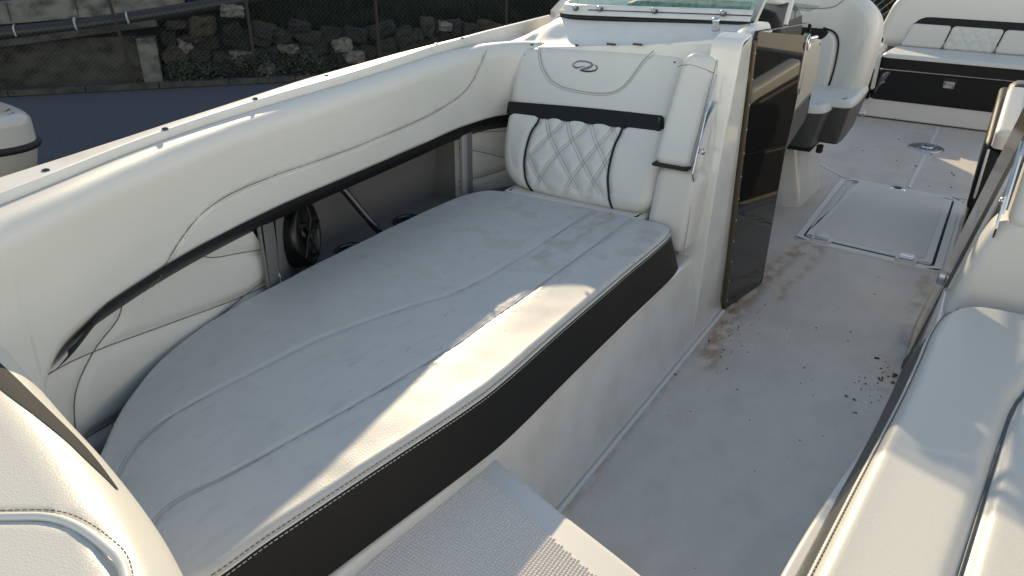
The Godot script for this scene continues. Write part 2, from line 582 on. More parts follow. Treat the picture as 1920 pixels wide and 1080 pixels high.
# cockpit floor: non-skid gelcoat with rust-brown run-off and grime, uv = the floor sheet (x across, z along)
func floor_material(x0: float, x1: float, z0: float, z1: float) -> StandardMaterial3D:
	var W := 640
	var H := 1600
	var img := Image.create(W, H, false, Image.FORMAT_RGB8)
	var f := FastNoiseLite.new(); f.seed = 9; f.frequency = 0.006; f.fractal_octaves = 5
	var g := FastNoiseLite.new(); g.seed = 19; g.frequency = 0.03; g.fractal_octaves = 4
	var runs := [[Vector2(-0.44, -3.0), Vector2(-0.50, -2.75), Vector2(-0.52, -2.45), Vector2(-0.53, -2.15), Vector2(-0.50, -1.85)], [Vector2(-0.40, -2.98), Vector2(-0.41, -2.7), Vector2(-0.44, -2.5), Vector2(-0.42, -2.35)], [Vector2(-0.02, -3.0), Vector2(-0.02, -2.4), Vector2(-0.03, -2.0)], [Vector2(-0.35, -3.0), Vector2(-0.2, -2.985), Vector2(-0.1, -2.98)], [Vector2(-0.575, -2.3), Vector2(-0.565, -1.9), Vector2(-0.56, -1.5), Vector2(-0.555, -1.1)]]
	var amount := [0.8, 0.5, 0.45, 0.5, 0.55]
	var wid := [0.035, 0.018, 0.03, 0.015, 0.012]
	for y in H:
		var wz := z0 + (z1 - z0) * y / H
		for x in W:
			var wx := x0 + (x1 - x0) * x / W
			var n := f.get_noise_2d(x * 1.6, y)
			var d := g.get_noise_2d(x * 1.6, y)
			var k := clampf((n - 0.1) * 0.35, 0, 0.1)
			if wz > -3.1 and wx < 0.1 and wx > -0.65:
				for s in runs.size():
					var best := 9.0
					for q in runs[s].size() - 1:
						var p: Vector2 = Geometry2D.get_closest_point_to_segment(Vector2(wx, wz), runs[s][q], runs[s][q + 1])
						best = minf(best, p.distance_squared_to(Vector2(wx + d * 0.02, wz)))
					k += amount[s] * exp(-best / (wid[s] * wid[s])) * clampf(0.55 + d * 1.5, 0, 1)
			k = clampf(k, 0, 0.85)
			var s2 := 1.0 - clampf(-n * 0.2, 0, 0.12) + d * 0.03
			img.set_pixel(x, y, lin(0.68 * s2 * (1 - 0.5 * k), 0.62 * s2 * (1 - 0.68 * k), 0.55 * s2 * (1 - 0.82 * k)))
	img.generate_mipmaps()
	var m := StandardMaterial3D.new()
	m.albedo_texture = ImageTexture.create_from_image(img)
	m.roughness = 0.5
	m.normal_enabled = true
	m.normal_texture = noise_tex(43, 0.25, FastNoiseLite.TYPE_SIMPLEX_SMOOTH, 1024, true, 3.0)
	m.normal_scale = 0.25
	return m

# ------------------------------------------------------------------ the curve of the boat's side
const SIDE := [[-0.6, -0.75, 0.55], [-0.1, -0.93, 0.08], [0.2, -1.03, -0.2], [0.45, -1.15, -0.45], [0.7, -1.245, -0.7], [1.0, -1.31, -1.0], [1.3, -1.34, -1.3], [1.6, -1.367, -1.6], [1.85, -1.388, -1.85], [2.02, -1.37, -2.02], [2.14, -1.31, -2.11], [2.26, -1.2, -2.17], [2.45, -1.0, -2.22]]

func side_at(a: float) -> Vector2:
	var k := 0
	while k < SIDE.size() - 2 and SIDE[k + 1][0] < a: k += 1
	var p := func(i): var q = SIDE[clampi(i, 0, SIDE.size() - 1)]; return Vector2(q[1], q[2])
	var t: float = (a - SIDE[k][0]) / (SIDE[k + 1][0] - SIDE[k][0])
	return p.call(k).cubic_interpolate_in_time(p.call(k + 1), p.call(k - 1), p.call(k + 2), t, SIDE[k + 1][0] - SIDE[k][0], SIDE[maxi(k - 1, 0)][0] - SIDE[k][0], SIDE[mini(k + 2, SIDE.size() - 1)][0] - SIDE[k][0])

var side_cache := {}
func side_nrm(a: float) -> Array:
	var key := int(round(a * 2000))
	if not side_cache.has(key):
		var p := side_at(a)
		var t := (side_at(a + 0.01) - side_at(a - 0.01)).normalized()
		side_cache[key] = [p, Vector2(-t.y, t.x)]
	return side_cache[key]

func side_warp(a: float, b: float, h: float) -> Vector3:
	var s = side_nrm(a)
	var lean := 0.024 * clampf((b - 0.53) / 0.25, 0, 1) * (1 - smoothstep(1.3, 1.85, a)) * smoothstep(0.2, 0.6, a)
	var q: Vector2 = s[0] + s[1] * (h + lean)
	return Vector3(q.x, b, q.y)

func outer_x(z: float) -> float:
	var P := [[0.4, -0.95], [0.0, -1.09], [-0.3, -1.165], [-0.49, -1.224], [-0.85, -1.305], [-1.23, -1.378], [-1.6, -1.412], [-2.02, -1.435], [-2.6, -1.46], [-7.0, -1.5]]
	for i in P.size() - 1:
		if z <= P[i][0] and z >= P[i + 1][0]:
			return lerpf(P[i][1], P[i + 1][1], (P[i][0] - z) / (P[i][0] - P[i + 1][0]))
	return P[0][1] if z > 0 else P[-1][1]

# ------------------------------------------------------------------ emblem: an open loop crossed by a slanted stroke
func emblem(parent: Node, fr: Callable, w: float, h: float):
	var body := [[0.0, 0.42, 0.05], [0.04, 0.62, 0.07], [0.14, 0.80, 0.10], [0.28, 0.90, 0.11], [0.5, 0.91, 0.11], [0.68, 0.84, 0.12], [0.78, 0.70, 0.16], [0.74, 0.55, 0.19], [0.64, 0.40, 0.19], [0.5, 0.28, 0.17], [0.36, 0.15, 0.12]]
	var tail := [[0.04, 0.44, 0.09], [0.1, 0.34, 0.13], [0.2, 0.28, 0.15], [0.3, 0.36, 0.10], [0.42, 0.46, 0.06], [0.5, 0.53, 0.03]]
	var loop := [[0.36, 0.12, 0.08], [0.5, 0.08, 0.11], [0.66, 0.09, 0.12], [0.82, 0.15, 0.11], [0.95, 0.28, 0.10], [0.99, 0.45, 0.09], [0.96, 0.60, 0.07], [0.86, 0.72, 0.04]]
	for s in [[body, M.emblem], [tail, M.emblem], [loop, M.emblem_dark]]:
		var ctr := []
		for q in s[0]: ctr.append(Vector2((q[0] - 0.5) * w, (q[1] - 0.5) * h))
		var up := PackedVector2Array()
		var dn := PackedVector2Array()
		for i in ctr.size():
			var t: Vector2 = (ctr[mini(i + 1, ctr.size() - 1)] - ctr[maxi(i - 1, 0)]).normalized()
			var nn: Vector2 = Vector2(-t.y, t.x) * s[0][i][2] * h * 0.62
			up.append(ctr[i] + nn); dn.append(ctr[i] - nn)
		var mb := MB.new()
		for i in ctr.size() - 1:
			for q in [[up[i], up[i + 1], dn[i + 1], dn[i]]]:
				var o := []
				for e in q: o.append(fr.call(e.x, e.y, 0.0008))
				mb.quad(o[0], o[1], o[2], o[3])
				mb.quad(fr.call(up[i].x, up[i].y, 0.0), fr.call(up[i + 1].x, up[i + 1].y, 0.0), o[1], o[0])
				mb.quad(fr.call(dn[i + 1].x, dn[i + 1].y, 0.0), fr.call(dn[i].x, dn[i].y, 0.0), o[3], o[2])
		part(parent, "emblem", mb, s[1])

func P2(p: Array) -> Array:
	var o := []
	for q in p: o.append(Vector2(q[0], q[1]))
	return o

# ------------------------------------------------------------------
func _ready():
	rng.seed = 4
	# camera
	var cam := Camera3D.new()
	cam.name = "camera"
	add_child(cam)
	cam.transform = Transform3D(Basis(Vector3(0.8423, 0.00938, -0.53892), Vector3(-0.24681, 0.89558, -0.37017), Vector3(0.47917, 0.4448, 0.75667)).orthonormalized(), Vector3(0, 1.15, 0))
	cam.fov = 42.46
	cam.near = 0.02
	cam.far = 400
	# sky
	var env := Environment.new()
	env.background_mode = Environment.BG_SKY
	var sky := Sky.new()
	var pm := ProceduralSkyMaterial.new()
	pm.sky_top_color = lin(0.16, 0.228, 0.335)
	pm.sky_horizon_color = lin(2.15, 2.12, 1.80)
	pm.sky_curve = 0.15
	pm.ground_bottom_color = lin(0.12, 0.115, 0.10)
	pm.ground_horizon_color = lin(0.35, 0.36, 0.36)
	pm.sun_angle_max = 12.0
	sky.sky_material = pm
	env.sky = sky
	env.background_energy_multiplier = 1.0
	env.tonemap_mode = Environment.TONE_MAPPER_LINEAR
	env.tonemap_exposure = 1.45
	env.sdfgi_enabled = true
	env.ssao_enabled = true
	env.ssil_enabled = true
	var we := WorldEnvironment.new()
	we.name = "world_environment"
	we.environment = env
	add_child(we)
	# sun: low, from the far left
	var sun := DirectionalLight3D.new()
	sun.name = "sun"
	add_child(sun)
	sun.look_at_from_position(Vector3.ZERO, Vector3(1.0, -0.67, 1.22), Vector3.UP)
	sun.light_energy = 1.18
	sun.light_color = Color(1.0, 0.91, 0.76)
	sun.light_angular_distance = 0.5
	sun.shadow_enabled = true
	make_materials()
	yard()
	hull()
	cockpit_floor()
	left_bench()
	left_side()
	seat_back()
	armrests()
	windshield()
	doors()
	right_bench()
	helm()
	stern()
	bow_roll()
	litter()

# ------------------------------------------------------------------ boat: hull, deck, bench bases
func hull():
	var B := thing("bowrider_boat", "white fibreglass bowrider boat with open bow cockpit, gunwale and windshield deck", "boat", Vector3(-0.3, 0, -2.5))
	# gunwale and outer skin
	var rows := []
	for i in 61:
		var a := -0.5 + 3.1 * i / 60.0
		var p := side_at(minf(a, 1.85))
		if a > 1.85: p = Vector2(-1.388 - 0.12 * (a - 1.85), -a)
		var z := p.y
		p.x += 0.024 * (1 - smoothstep(1.3, 1.85, a)) * smoothstep(0.2, 0.6, a)
		var xo := minf(outer_x(z), p.x - 0.03)
		var row := PackedVector3Array()
		var xm := lerpf(p.x, xo, 0.5)
		for q in [[p.x - 0.004, 0.70], [p.x - 0.004, 0.793], [p.x - 0.005, 0.7965], [p.x - 0.0075, 0.799], [p.x - 0.011, 0.7997], [xm, 0.801], [xo + 0.012, 0.7995], [xo + 0.007, 0.798], [xo + 0.002, 0.794], [xo, 0.785], [xo - 0.006, 0.75]]:
			row.append(Vector3(q[0], q[1] + 0.026 * smoothstep(0.5, 2.2, a), z))
		rows.append(row)
	var mb := MB.new()
	mb.grid(rows, false, -1.0)
	part(B, "gunwale", mb, M.deck)
	rows = []
	for i in 40:
		var z := 0.4 - 6.6 * i / 39.0
		var xo := outer_x(z)
		rows.append(PackedVector3Array([Vector3(xo - 0.006, 0.752, z), Vector3(xo - 0.06, 0.66, z), Vector3(minf(xo - 0.10, -1.52 if z < -0.8 else 0.0), 0.5, z), Vector3(minf(xo - 0.06, -1.52 if z < -0.8 else 0.0), 0.25, z), Vector3(xo + 0.15, -0.3, z), Vector3(-0.35, -0.55, z)]))
	mb = MB.new(); mb.grid(rows, false, -1.0)
	part(B, "hull_side", mb, M.boat_white)
	rows = []
	for i in 40:
		var z := 0.4 - 6.6 * i / 39.0
		var xo := outer_x(z) - 0.014
		var pr := PackedVector3Array()
		for k in 8: pr.append(Vector3(xo + 0.014 * cos(TAU * k / 8), 0.745 + 0.018 * sin(TAU * k / 8), z))
		rows.append(pr)
	mb = MB.new(); mb.grid(rows, true, 1.0)
	part(B, "rub_rail", mb, M.rubber)
	# grey hide-a-seam trim between the roll and the gunwale
	var line := []
	for i in 50:
		var a := -0.4 + 2.25 * i / 49.0
		var s := side_nrm(a)
		var ln := 0.024 * (1 - smoothstep(1.3, 1.85, a)) * smoothstep(0.2, 0.6, a)
		s = [s[0] + Vector2(ln, 0), s[1]]
		line.append(PackedVector3Array([Vector3(s[0].x + 0.010, 0.76, s[0].y), Vector3(s[0].x + 0.010, 0.778, s[0].y), Vector3(s[0].x + 0.007, 0.7805, s[0].y), Vector3(s[0].x - 0.006, 0.7805, s[0].y)]))
	mb = MB.new(); mb.grid(line, false, -1.0)
	part(B, "seam_trim", mb, M.trim)
	# cover snaps on the gunwale
	for z in [-0.539, -0.789, -1.039, -1.288, -1.55, -1.785, -1.919]:
		var x: float = {-0.539: -1.186, -0.789: -1.252, -1.039: -1.304, -1.288: -1.346, -1.55: -1.379, -1.785: -1.403, -1.919: -1.405}[z]
		var bs := Basis(Vector3.UP, 0.25)
		block(B, "snap", Vector3(x, 0.8005 + 0.026 * smoothstep(0.5, 2.2, -z), z), Vector3(0.009, 0.005, 0.010), M.steel_dark, 0.0015, bs)
	# deck hump in front of the windshield
	rows = []
	for i in 40:
		var row := PackedVector3Array()
		for j in 64:
			var x := lerpf(-1.445, -0.585, j / 63.0)
			var front := lerpf(0.785, 0.857, clampf((x + 1.29) / 0.7, 0, 1))
			var zf := lerpf(-2.10, -2.03, smoothstep(-0.66, -0.61, x))
			if x < -1.30: zf = lerpf(-2.09, -1.98, clampf((-1.30 - x) / 0.1, 0, 1))
			var z := lerpf(zf, -2.34, i / 39.0)
			var back := lerpf(0.865, 0.888, clampf((x + 1.24) / 0.6, 0, 1))
			var t := smoothstep(0, 1, clampf((zf - z) / 0.17, 0, 1))
			var y := lerpf(front, back, t * 0.9 + 0.1 * clampf((zf - z) / 0.17, 0, 1))
			y = lerpf(0.787, y, smoothstep(-1.40, -1.24, x))
			if x > -0.61:
				var d := (x + 0.61) / 0.025
				y -= 0.025 * (1 - sqrt(maxf(0, 1 - d * d)))
			row.append(Vector3(x, y, z))
		if i == 0:
			var skirt := PackedVector3Array()
			for q in row: skirt.append(q + Vector3(0, -0.09, 0.004))
			rows.append(skirt)
		rows.append(row)
	mb = MB.new(); mb.grid(rows, false, -1.0)
	part(B, "windshield_deck", mb, M.deck)
	for p in [Vector3(-1.255, 0.796, -2.085), Vector3(-1.10, 0.806, -2.092), Vector3(-0.985, 0.819, -2.092), Vector3(-0.90, 0.826, -2.09)]:
		block(B, "snap", p + Vector3(0, 0.003, 0), Vector3(0.03 if p.x > -0.99 and p.x < -0.89 else 0.010, 0.006, 0.008), M.steel_dark, 0.0015)
	mb = MB.new()
	mb.lathe(Vector3(-0.70, 0.876, -2.17), Vector3(0, 0.94, 0.34).normalized(), [Vector2(0.0, 0.0), Vector2(0.012, 0.0), Vector2(0.012, 0.012), Vector2(0.009, 0.022), Vector2(0.012, 0.03), Vector2(0.009, 0.036), Vector2(0.0, 0.037)], 14)
	part(B, "cover_stud", mb, M.chrome)
	# console side beside the door, gel-coat, rolled front corner
	var f := frame(Vector3(-0.66, 0, 0), Vector3(0, 0, -1), Vector3(0, 1, 0))
	pad(B, "console_side", rounded([Vector3(1.94, 0.0, 0.01), Vector3(2.203, 0.0, 0.008), Vector3(2.122, 0.884, 0.012), Vector3(2.03, 0.872, 0.02), Vector3(2.015, 0.75, 0.1), Vector3(1.965, 0.5, 0.1)]), 0.08, 0.006, f, M.gel, {"step": 0.02, "rim_step": 0.012, "along_b": true})
	block(B, "console_front", Vector3(-0.98, 0.385, -2.24), Vector3(0.76, 0.77, 0.16), M.gel, 0.02)
	# bench base below the left cushion
	rows = []
	for i in 40:
		var z := lerpf(-0.4, -2.2, i / 39.0)
		var flare := 0.03 * smoothstep(-0.9, -0.5, z)
		var row := PackedVector3Array()
		row.append(Vector3(-0.571 - flare, -0.01, z))
		row.append(Vector3(-0.574 - flare, 0.012, z))
		row.append(Vector3(-0.580 - flare, 0.03, z))
		row.append(Vector3(-0.600 - flare, 0.18, z))
		row.append(Vector3(-0.611 - flare, 0.255, z))
		row.append(Vector3(-0.616 - flare, 0.268, z))
		row.append(Vector3(-0.626 - flare, 0.273, z))
		row.append(Vector3(-0.9, 0.274, z))
		rows.append(row)
	mb = MB.new(); mb.grid(rows, false, 1.0)
	part(B, "bench_base", mb, M.gel)
	block(B, "bench_shelf", Vector3(-1.15, 0.25, -1.2), Vector3(0.7, 0.04, 2.0), M.liner)
	# bow step with non-skid tread
	var top := frame(Vector3(0, 0, 0), Vector3(1, 0, 0), Vector3(0, 0, -1))
	pad(B, "bow_step", rounded([Vector3(-0.72, 0.2, 0.02), Vector3(0.05, 0.2, 0.02), Vector3(0.05, 0.70, 0.02), Vector3(-0.277, 0.815, 0.1), Vector3(-0.44, 0.862, 0.05), Vector3(-0.66, 0.935, 0.02), Vector3(-0.72, 0.93, 0.02)]), 0.25, 0.014, top, M.smooth, {"step": 0.03, "rim_step": 0.015})
	var tread := PackedVector2Array([Vector2(-0.632, 0.50), Vector2(-0.05, 0.50), Vector2(-0.05, 0.688), Vector2(-0.319, 0.763), Vector2(-0.437, 0.802), Vector2(-0.612, 0.858), Vector2(-0.634, 0.845)])
	mb = MB.new()
	mb.prism(tread, top, 0.2505, 0.2515)
	part(B, "tread_pad", mb, M.floor2)
	mb = MB.new()
	var pitch := 0.0060
	for i in 99:
		for j in 62:
			var c := Vector2(-0.634 + pitch * i, 0.50 + pitch * j)
			var turn := c
			if Geometry2D.is_point_in_polygon(turn, tread):
				var e := 0.0025
				var p0 := Vector3(turn.x, 0.2542, -turn.y)
				var q := [Vector3(turn.x - e, 0.2514, -turn.y - e), Vector3(turn.x + e, 0.2514, -turn.y - e), Vector3(turn.x + e, 0.2514, -turn.y + e), Vector3(turn.x - e, 0.2514, -turn.y + e)]
				for k in 4: mb.tri(q[k], q[(k + 1) % 4], p0)
	part(B, "grip_bumps", mb, M.floor2, "stuff")
	# pocket behind the left bench
	var bw := MB.new()
	bw.quad(Vector3(-1.50, 0.28, -0.9), Vector3(-1.47, 0.66, -0.9), Vector3(-1.47, 0.66, -2.1), Vector3(-1.50, 0.28, -2.1))
	part(B, "pocket_back", bw, M.liner)
	block(B, "pocket_shelf", Vector3(-1.36, 0.305, -1.5), Vector3(0.34, 0.03, 1.3), M.liner)
	# slanting end with its moulded step
	var q0 := Vector3(-1.300, 0.42, -1.0)
	var d := Vector3(-0.19, 0, -0.33).normalized()
	f = frame(q0, d, Vector3(0.25, 1, -0.12).normalized())
	pad(B, "pocket_end", rect(-0.02, -0.14, 0.062, 0.17, 0.003), 0.008, 0.003, frame(q0, d, Vector3(0, 1, 0)), M.liner, {"step": 0.04})
	pad(B, "pocket_end", rect(0.05, -0.14, 0.42, 0.17, 0.003), 0.004, 0.002, frame(q0, d, Vector3(0, 1, 0)), M.liner, {"step": 0.04})
	pad(B, "pocket_end", rect(-1.52, 0.30, -1.36, 0.6, 0.01), 0.03, 0.008, frame(Vector3(0, 0, -1.90), Vector3(1, 0, 0), Vector3(0, 1, 0)), M.liner, {"step": 0.04})
	block(B, "pocket_edge", Vector3(-1.372, 0.45, -1.868), Vector3(0.02, 0.28, 0.026), M.trim, 0.006)
	# cockpit sides aft of the windshield and the starboard-side mirror of the bow coaming
	block(B, "cockpit_side", Vector3(-1.33, 0.44, -4.2), Vector3(0.14, 0.94, 3.6), M.gel, 0.05)
	block(B, "cockpit_side", Vector3(0.74, 0.37, -4.2), Vector3(0.06, 0.78, 2.9), M.gel, 0.02)
	rows = []
	for i in 40:
		var a := 0.0 + 2.0 * i / 39.0
		var p := side_at(minf(a, 1.85))
		var x := -0.6 - p.x
		rows.append(PackedVector3Array([Vector3(x - 0.02, 0.3, -a), Vector3(x - 0.04, 0.6, -a), Vector3(x - 0.045, 0.74, -a), Vector3(x - 0.02, 0.79, -a), Vector3(x + 0.06, 0.795, -a), Vector3(x + 0.08, 0.75, -a), Vector3(x + 0.03, -0.2, -a)]))
	mb = MB.new(); mb.grid(rows, false, 1.0)
	part(B, "far_coaming", mb, M.vinyl)
	# console front for the passenger side
	f = frame(Vector3(0.0, 0, 0), Vector3(0, 0, -1), Vector3(0, 1, 0))
	pad(B, "bench_base", rounded([Vector3(0.4, 0.0, 0.01), Vector3(2.15, 0.0, 0.01), Vector3(2.15, 0.28, 0.01), Vector3(0.4, 0.28, 0.01)]), 0.02, 0.008, func(a, b, h): return Vector3(lerpf(-0.13, -0.012, smoothstep(0.7, 1.9, a)) + 0.035 * b / 0.28 - h + 0.02, b, -a), M.gel, {"step": 0.04})
	pad(B, "console_front", rounded([Vector3(0.015, 0.0, 0.005), Vector3(0.8, 0.0, 0.02), Vector3(0.8, 0.84, 0.05), Vector3(0.115, 0.86, 0.02)]), 0.06, 0.02, frame(Vector3(0, 0, -2.2), Vector3(1, 0, 0), Vector3(0, 0.97, -0.12)), M.gel, {"step": 0.04, "rim_step": 0.02, "along_b": true})
	block(B, "console_body", Vector3(0.46, 0.42, -2.6), Vector3(0.62, 0.84, 0.6), M.gel, 0.03)

# ------------------------------------------------------------------ floor
func cockpit_floor():
	var x0 := -1.3
	var x1 := 0.75
	var z0 := -0.6
	var z1 := -5.6
	var mb := MB.new()
	var rows := []
	for i in 11:
		var row := PackedVector3Array()
		for j in 6: row.append(Vector3(lerpf(x0, x1, j / 5.0), 0, lerpf(z0, z1, i / 10.0)))
		rows.append(row)
	mb.grid(rows, false, -1.0)
	for i in mb.v.size(): mb.uv[i] = Vector2((mb.v[i].x - x0) / (x1 - x0), (mb.v[i].z - z0) / (z1 - z0))
	var F := struct("floor", mb, floor_material(x0, x1, z0, z1))
	# smooth moulded bands between the non-skid fields
	for l in [[Vector2(-0.223, -3.93), Vector2(-0.223, -4.70), 0.018], [Vector2(-0.223, -4.88), Vector2(-0.223, -5.4), 0.018], [Vector2(-0.50, -3.92), Vector2(-0.80, -4.25), 0.016], [Vector2(-0.03, -3.92), Vector2(0.10, -3.93), 0.016], [Vector2(0.012, -2.2), Vector2(0.02, -3.88), 0.02]]:
		var d: Vector2 = (l[1] - l[0]).normalized()
		var f := frame(Vector3(l[0].x, 0.0005, l[0].y), Vector3(d.x, 0, d.y), Vector3(d.y, 0, -d.x))
		pad(F, "smooth_band", rect(0, -l[2] * 0.5, l[0].distance_to(l[1]), l[2] * 0.5, 0.002), 0.003, 0.002, f, M.smooth, {"step": 0.05, "rim_step": 0.05, "rim_rings": 2})
	# rolled cove where the floor meets the bench base
	var line := []
	for i in 30: line.append(Vector3(-0.566 - 0.03 * smoothstep(-0.9, -0.5, lerpf(-0.95, -2.2, i / 29.0)), 0.001, lerpf(-0.95, -2.2, i / 29.0)))
	mb = MB.new(); mb.tube(line, 0.007, 6)
	part(F, "cove", mb, M.smooth)
	# hatch
	var H := thing("floor_hatch", "white floor locker lid with two steel hinges in the walkway", "hatch", Vector3(-0.26, 0, -3.43))
	var fr := frame(Vector3(0, 0.0, 0), Vector3(1, 0, 0), Vector3(0, 0, -1))
	pad(H, "hatch_rim", rounded([Vector3(-0.53, 2.965, 0.03), Vector3(0.012, 2.93, 0.03), Vector3(0.012, 3.90, 0.04), Vector3(-0.53, 3.94, 0.04)]), 0.006, 0.005, fr, M.smooth, {"step": 0.05, "rim_step": 0.02, "rim_rings": 3})
	pad(H, "hatch_gap", rounded([Vector3(-0.502, 3.002, 0.015), Vector3(-0.019, 2.968, 0.015), Vector3(-0.019, 3.862, 0.03), Vector3(-0.500, 3.902, 0.03)]), 0.0075, 0.001, fr, M.gap, {"step": 0.1, "rim_step": 0.02, "rim_rings": 2})
	pad(H, "lid", rounded([Vector3(-0.494, 3.008, 0.015), Vector3(-0.028, 2.975, 0.015), Vector3(-0.028, 3.855, 0.03), Vector3(-0.492, 3.895, 0.03)]), 0.012, 0.004, fr, M.smooth, {"step": 0.05, "rim_step": 0.02, "rim_rings": 4})
	pad(H, "lid_field", rounded([Vector3(-0.470, 3.035, 0.015), Vector3(-0.055, 3.003, 0.015), Vector3(-0.055, 3.825, 0.03), Vector3(-0.468, 3.865, 0.03)]), 0.0135, 0.0012, fr, M.floor2, {"step": 0.05, "rim_step": 0.02, "rim_rings": 2})
	for x in [-0.428, -0.115]:
		var z := -3.004 if x < -0.3 else -2.981
		pad(H, "hinge_plinth", rect(x - 0.038, -z - 0.035, x + 0.038, -z + 0.035, 0.012), 0.0145, 0.003, fr, M.smooth, {"step": 0.05, "rim_rings": 3})
		var hg := block(H, "hinge", Vector3(x, 0.018, z), Vector3(0.05, 0.008, 0.05), M.steel, 0.002)
		var hm := MB.new(); hm.tube([Vector3(x - 0.025, 0.022, z), Vector3(x + 0.025, 0.022, z)], 0.005, 8)
		part(hg, "hinge_pin", hm, M.chrome)
	mb = MB.new()
	mb.lathe(Vector3(-0.263, 0.010, -3.862), Vector3.UP, [Vector2(0.0, 0.0), Vector2(0.036, 0.0), Vector2(0.036, 0.004), Vector2(0.031, 0.007), Vector2(0.016, 0.006), Vector2(0.0, 0.006)], 20)
	var lt := part(H, "lift_ring", mb, M.chrome)
	mb = MB.new()
	mb.box(Vector3(-0.263, 0.0175, -3.862), Vector3(0.03, 0.003, 0.016))
	part(lt, "finger_slot", mb, M.rubber)
	# table socket
	var S := thing("table_socket", "round brushed steel table socket plate set in the cockpit floor", "socket", Vector3(-0.235, 0, -4.79))
	mb = MB.new()
	mb.lathe(Vector3(-0.235, 0.0, -4.79), Vector3.UP, [Vector2(0.094, 0.0), Vector2(0.093, 0.006), Vector2(0.085, 0.010), Vector2(0.045, 0.010), Vector2(0.042, 0.007), Vector2(0.0, 0.007)], 32)
	part(S, "plate", mb, M.steel)
	mb = MB.new()
	mb.lathe(Vector3(-0.228, 0.007, -4.79), Vector3.UP, [Vector2(0.032, 0.0), Vector2(0.032, 0.007), Vector2(0.024, 0.009), Vector2(0.0, 0.009)], 20)
	part(S, "cap", mb, M.chrome)
	for k in 4:
		mb = MB.new()
		mb.lathe(Vector3(-0.235 + 0.068 * cos(k * TAU / 4 + 0.6), 0.0095, -4.79 + 0.068 * sin(k * TAU / 4 + 0.6)), Vector3.UP, [Vector2(0.006, 0.0), Vector2(0.005, 0.002), Vector2(0.0, 0.003)], 8)
		part(S, "screw", mb, M.chrome)

# ------------------------------------------------------------------ left bench cushion
func left_bench():
	var C := thing("bench_cushion", "long white vinyl bench cushion with black front skirt along the boat's side", "cushion", Vector3(-0.95, 0.28, -1.1))
	var f := frame(Vector3(0, 0.28, 0), Vector3(1, 0, 0), Vector3(0, 0, -1))
	var out := spline(P2([[-0.643, 1.80], [-0.640, 1.5], [-0.638, 1.2], [-0.634, 0.98], [-0.640, 0.86], [-0.665, 0.66], [-0.688, 0.47], [-0.700, 0.36], [-0.75, 0.30], [-0.86, 0.29], [-0.96, 0.36], [-1.06, 0.455], [-1.14, 0.545], [-1.215, 0.67], [-1.262, 0.83], [-1.283, 1.05], [-1.295, 1.4], [-1.292, 1.68], [-1.262, 1.80], [-1.19, 1.845], [-1.0, 1.855], [-0.80, 1.862], [-0.68, 1.855]]), 0.01, true)
	var s1 := spline(P2([[-0.945, 0.40], [-0.985, 0.445], [-1.012, 0.50], [-1.022, 0.58], [-1.012, 0.74], [-0.998, 0.88], [-0.945, 1.06], [-0.905, 1.16], [-0.889, 1.27], [-0.881, 1.49], [-0.885, 1.835]]))
	var s2 := spline(P2([[-0.80, 0.34], [-0.836, 0.40], [-0.838, 0.45], [-0.819, 0.525], [-0.783, 0.784], [-0.764, 0.99], [-0.764, 1.1], [-0.761, 1.37], [-0.765, 1.835]]))
	var bench := bench_material()
	var wave := FastNoiseLite.new()
	wave.seed = 8; wave.frequency = 0.07; wave.fractal_octaves = 2
	var pucker := FastNoiseLite.new()
	pucker.seed = 3; pucker.frequency = 0.55; pucker.fractal_octaves = 2
	var near := seam_segs([[s1, 0.022, 1.0], [s2, 0.022, 1.0]])
	var T := 0.116
	pad(C, "seat_top", out, T, 0.012, f, bench, {"step": 0.0065, "rim_step": 0.007, "rim_rings": 8, "crown": 0.008, "along_b": true, "wall_mat": M.black, "wall_called": "skirt", "wall_h": 0.100, "flare": 0.033, "bumps": func(a, b): return 0.0013 * wave.get_noise_2d(a * 60, b * 100) + 0.0012 * pucker.get_noise_2d(a * 100, b * 100) * groove(near, a, b), "seams": [[s1, 0.0042, 0.0032], [s2, 0.0042, 0.0032]], "uv": Rect2(-1.3, 0.28, 1.6, 1.6)})
	var node: MeshInstance3D = C.get_node("seat_top")
	# u along the boat, v across
	welt(C, "seam_thread", s1, f, T + 0.0045, 0.0010, M.thread_mid)
	welt(C, "seam_thread", s2, f, T + 0.0045, 0.0010, M.thread_mid)
	var edge := PackedVector2Array()
	var poly := resample(out, 0.006)
	for i in poly.size():
		if poly[i].x > -0.80 and poly[i].y < 1.845: edge.append(poly[i])
	# order the front edge from aft to bow
	var pts := Array(edge)
	pts.sort_custom(func(a, b): return a.y > b.y)
	var ordered := PackedVector2Array(pts)
	var e2 := PackedVector2Array()
	var e3 := PackedVector2Array()
	for q in ordered:
		if q.x > -0.73:
			e2.append(q + Vector2(0.0008, 0)); e3.append(q + Vector2(0.0030, 0))
	welt(C, "piping", e2, f, 0.1010, 0.0024, M.vinyl, 6)
	stitches(C, e2, f, 0.1075, 0.0085, 0.0055, 0.0008, M.thread)
	stitches(C, e3, f, 0.0945, 0.0085, 0.0055, 0.0008, M.thread_pale)
	# flat filler strip under the backrest
	var S := thing("filler_strip", "flat white vinyl strip between the bench cushion and the backrest", "cushion", Vector3(-0.98, 0.36, -1.9))
	pad(S, "strip", rounded([Vector3(-1.21, 1.84, 0.02), Vector3(-0.745, 1.848, 0.02), Vector3(-0.745, 1.95, 0.01), Vector3(-1.21, 1.94, 0.01)]), 0.055, 0.012, frame(Vector3(0, 0.34, 0), Vector3(1, 0, 0), Vector3(0, 0, -1)), M.vinyl, {"step": 0.015})

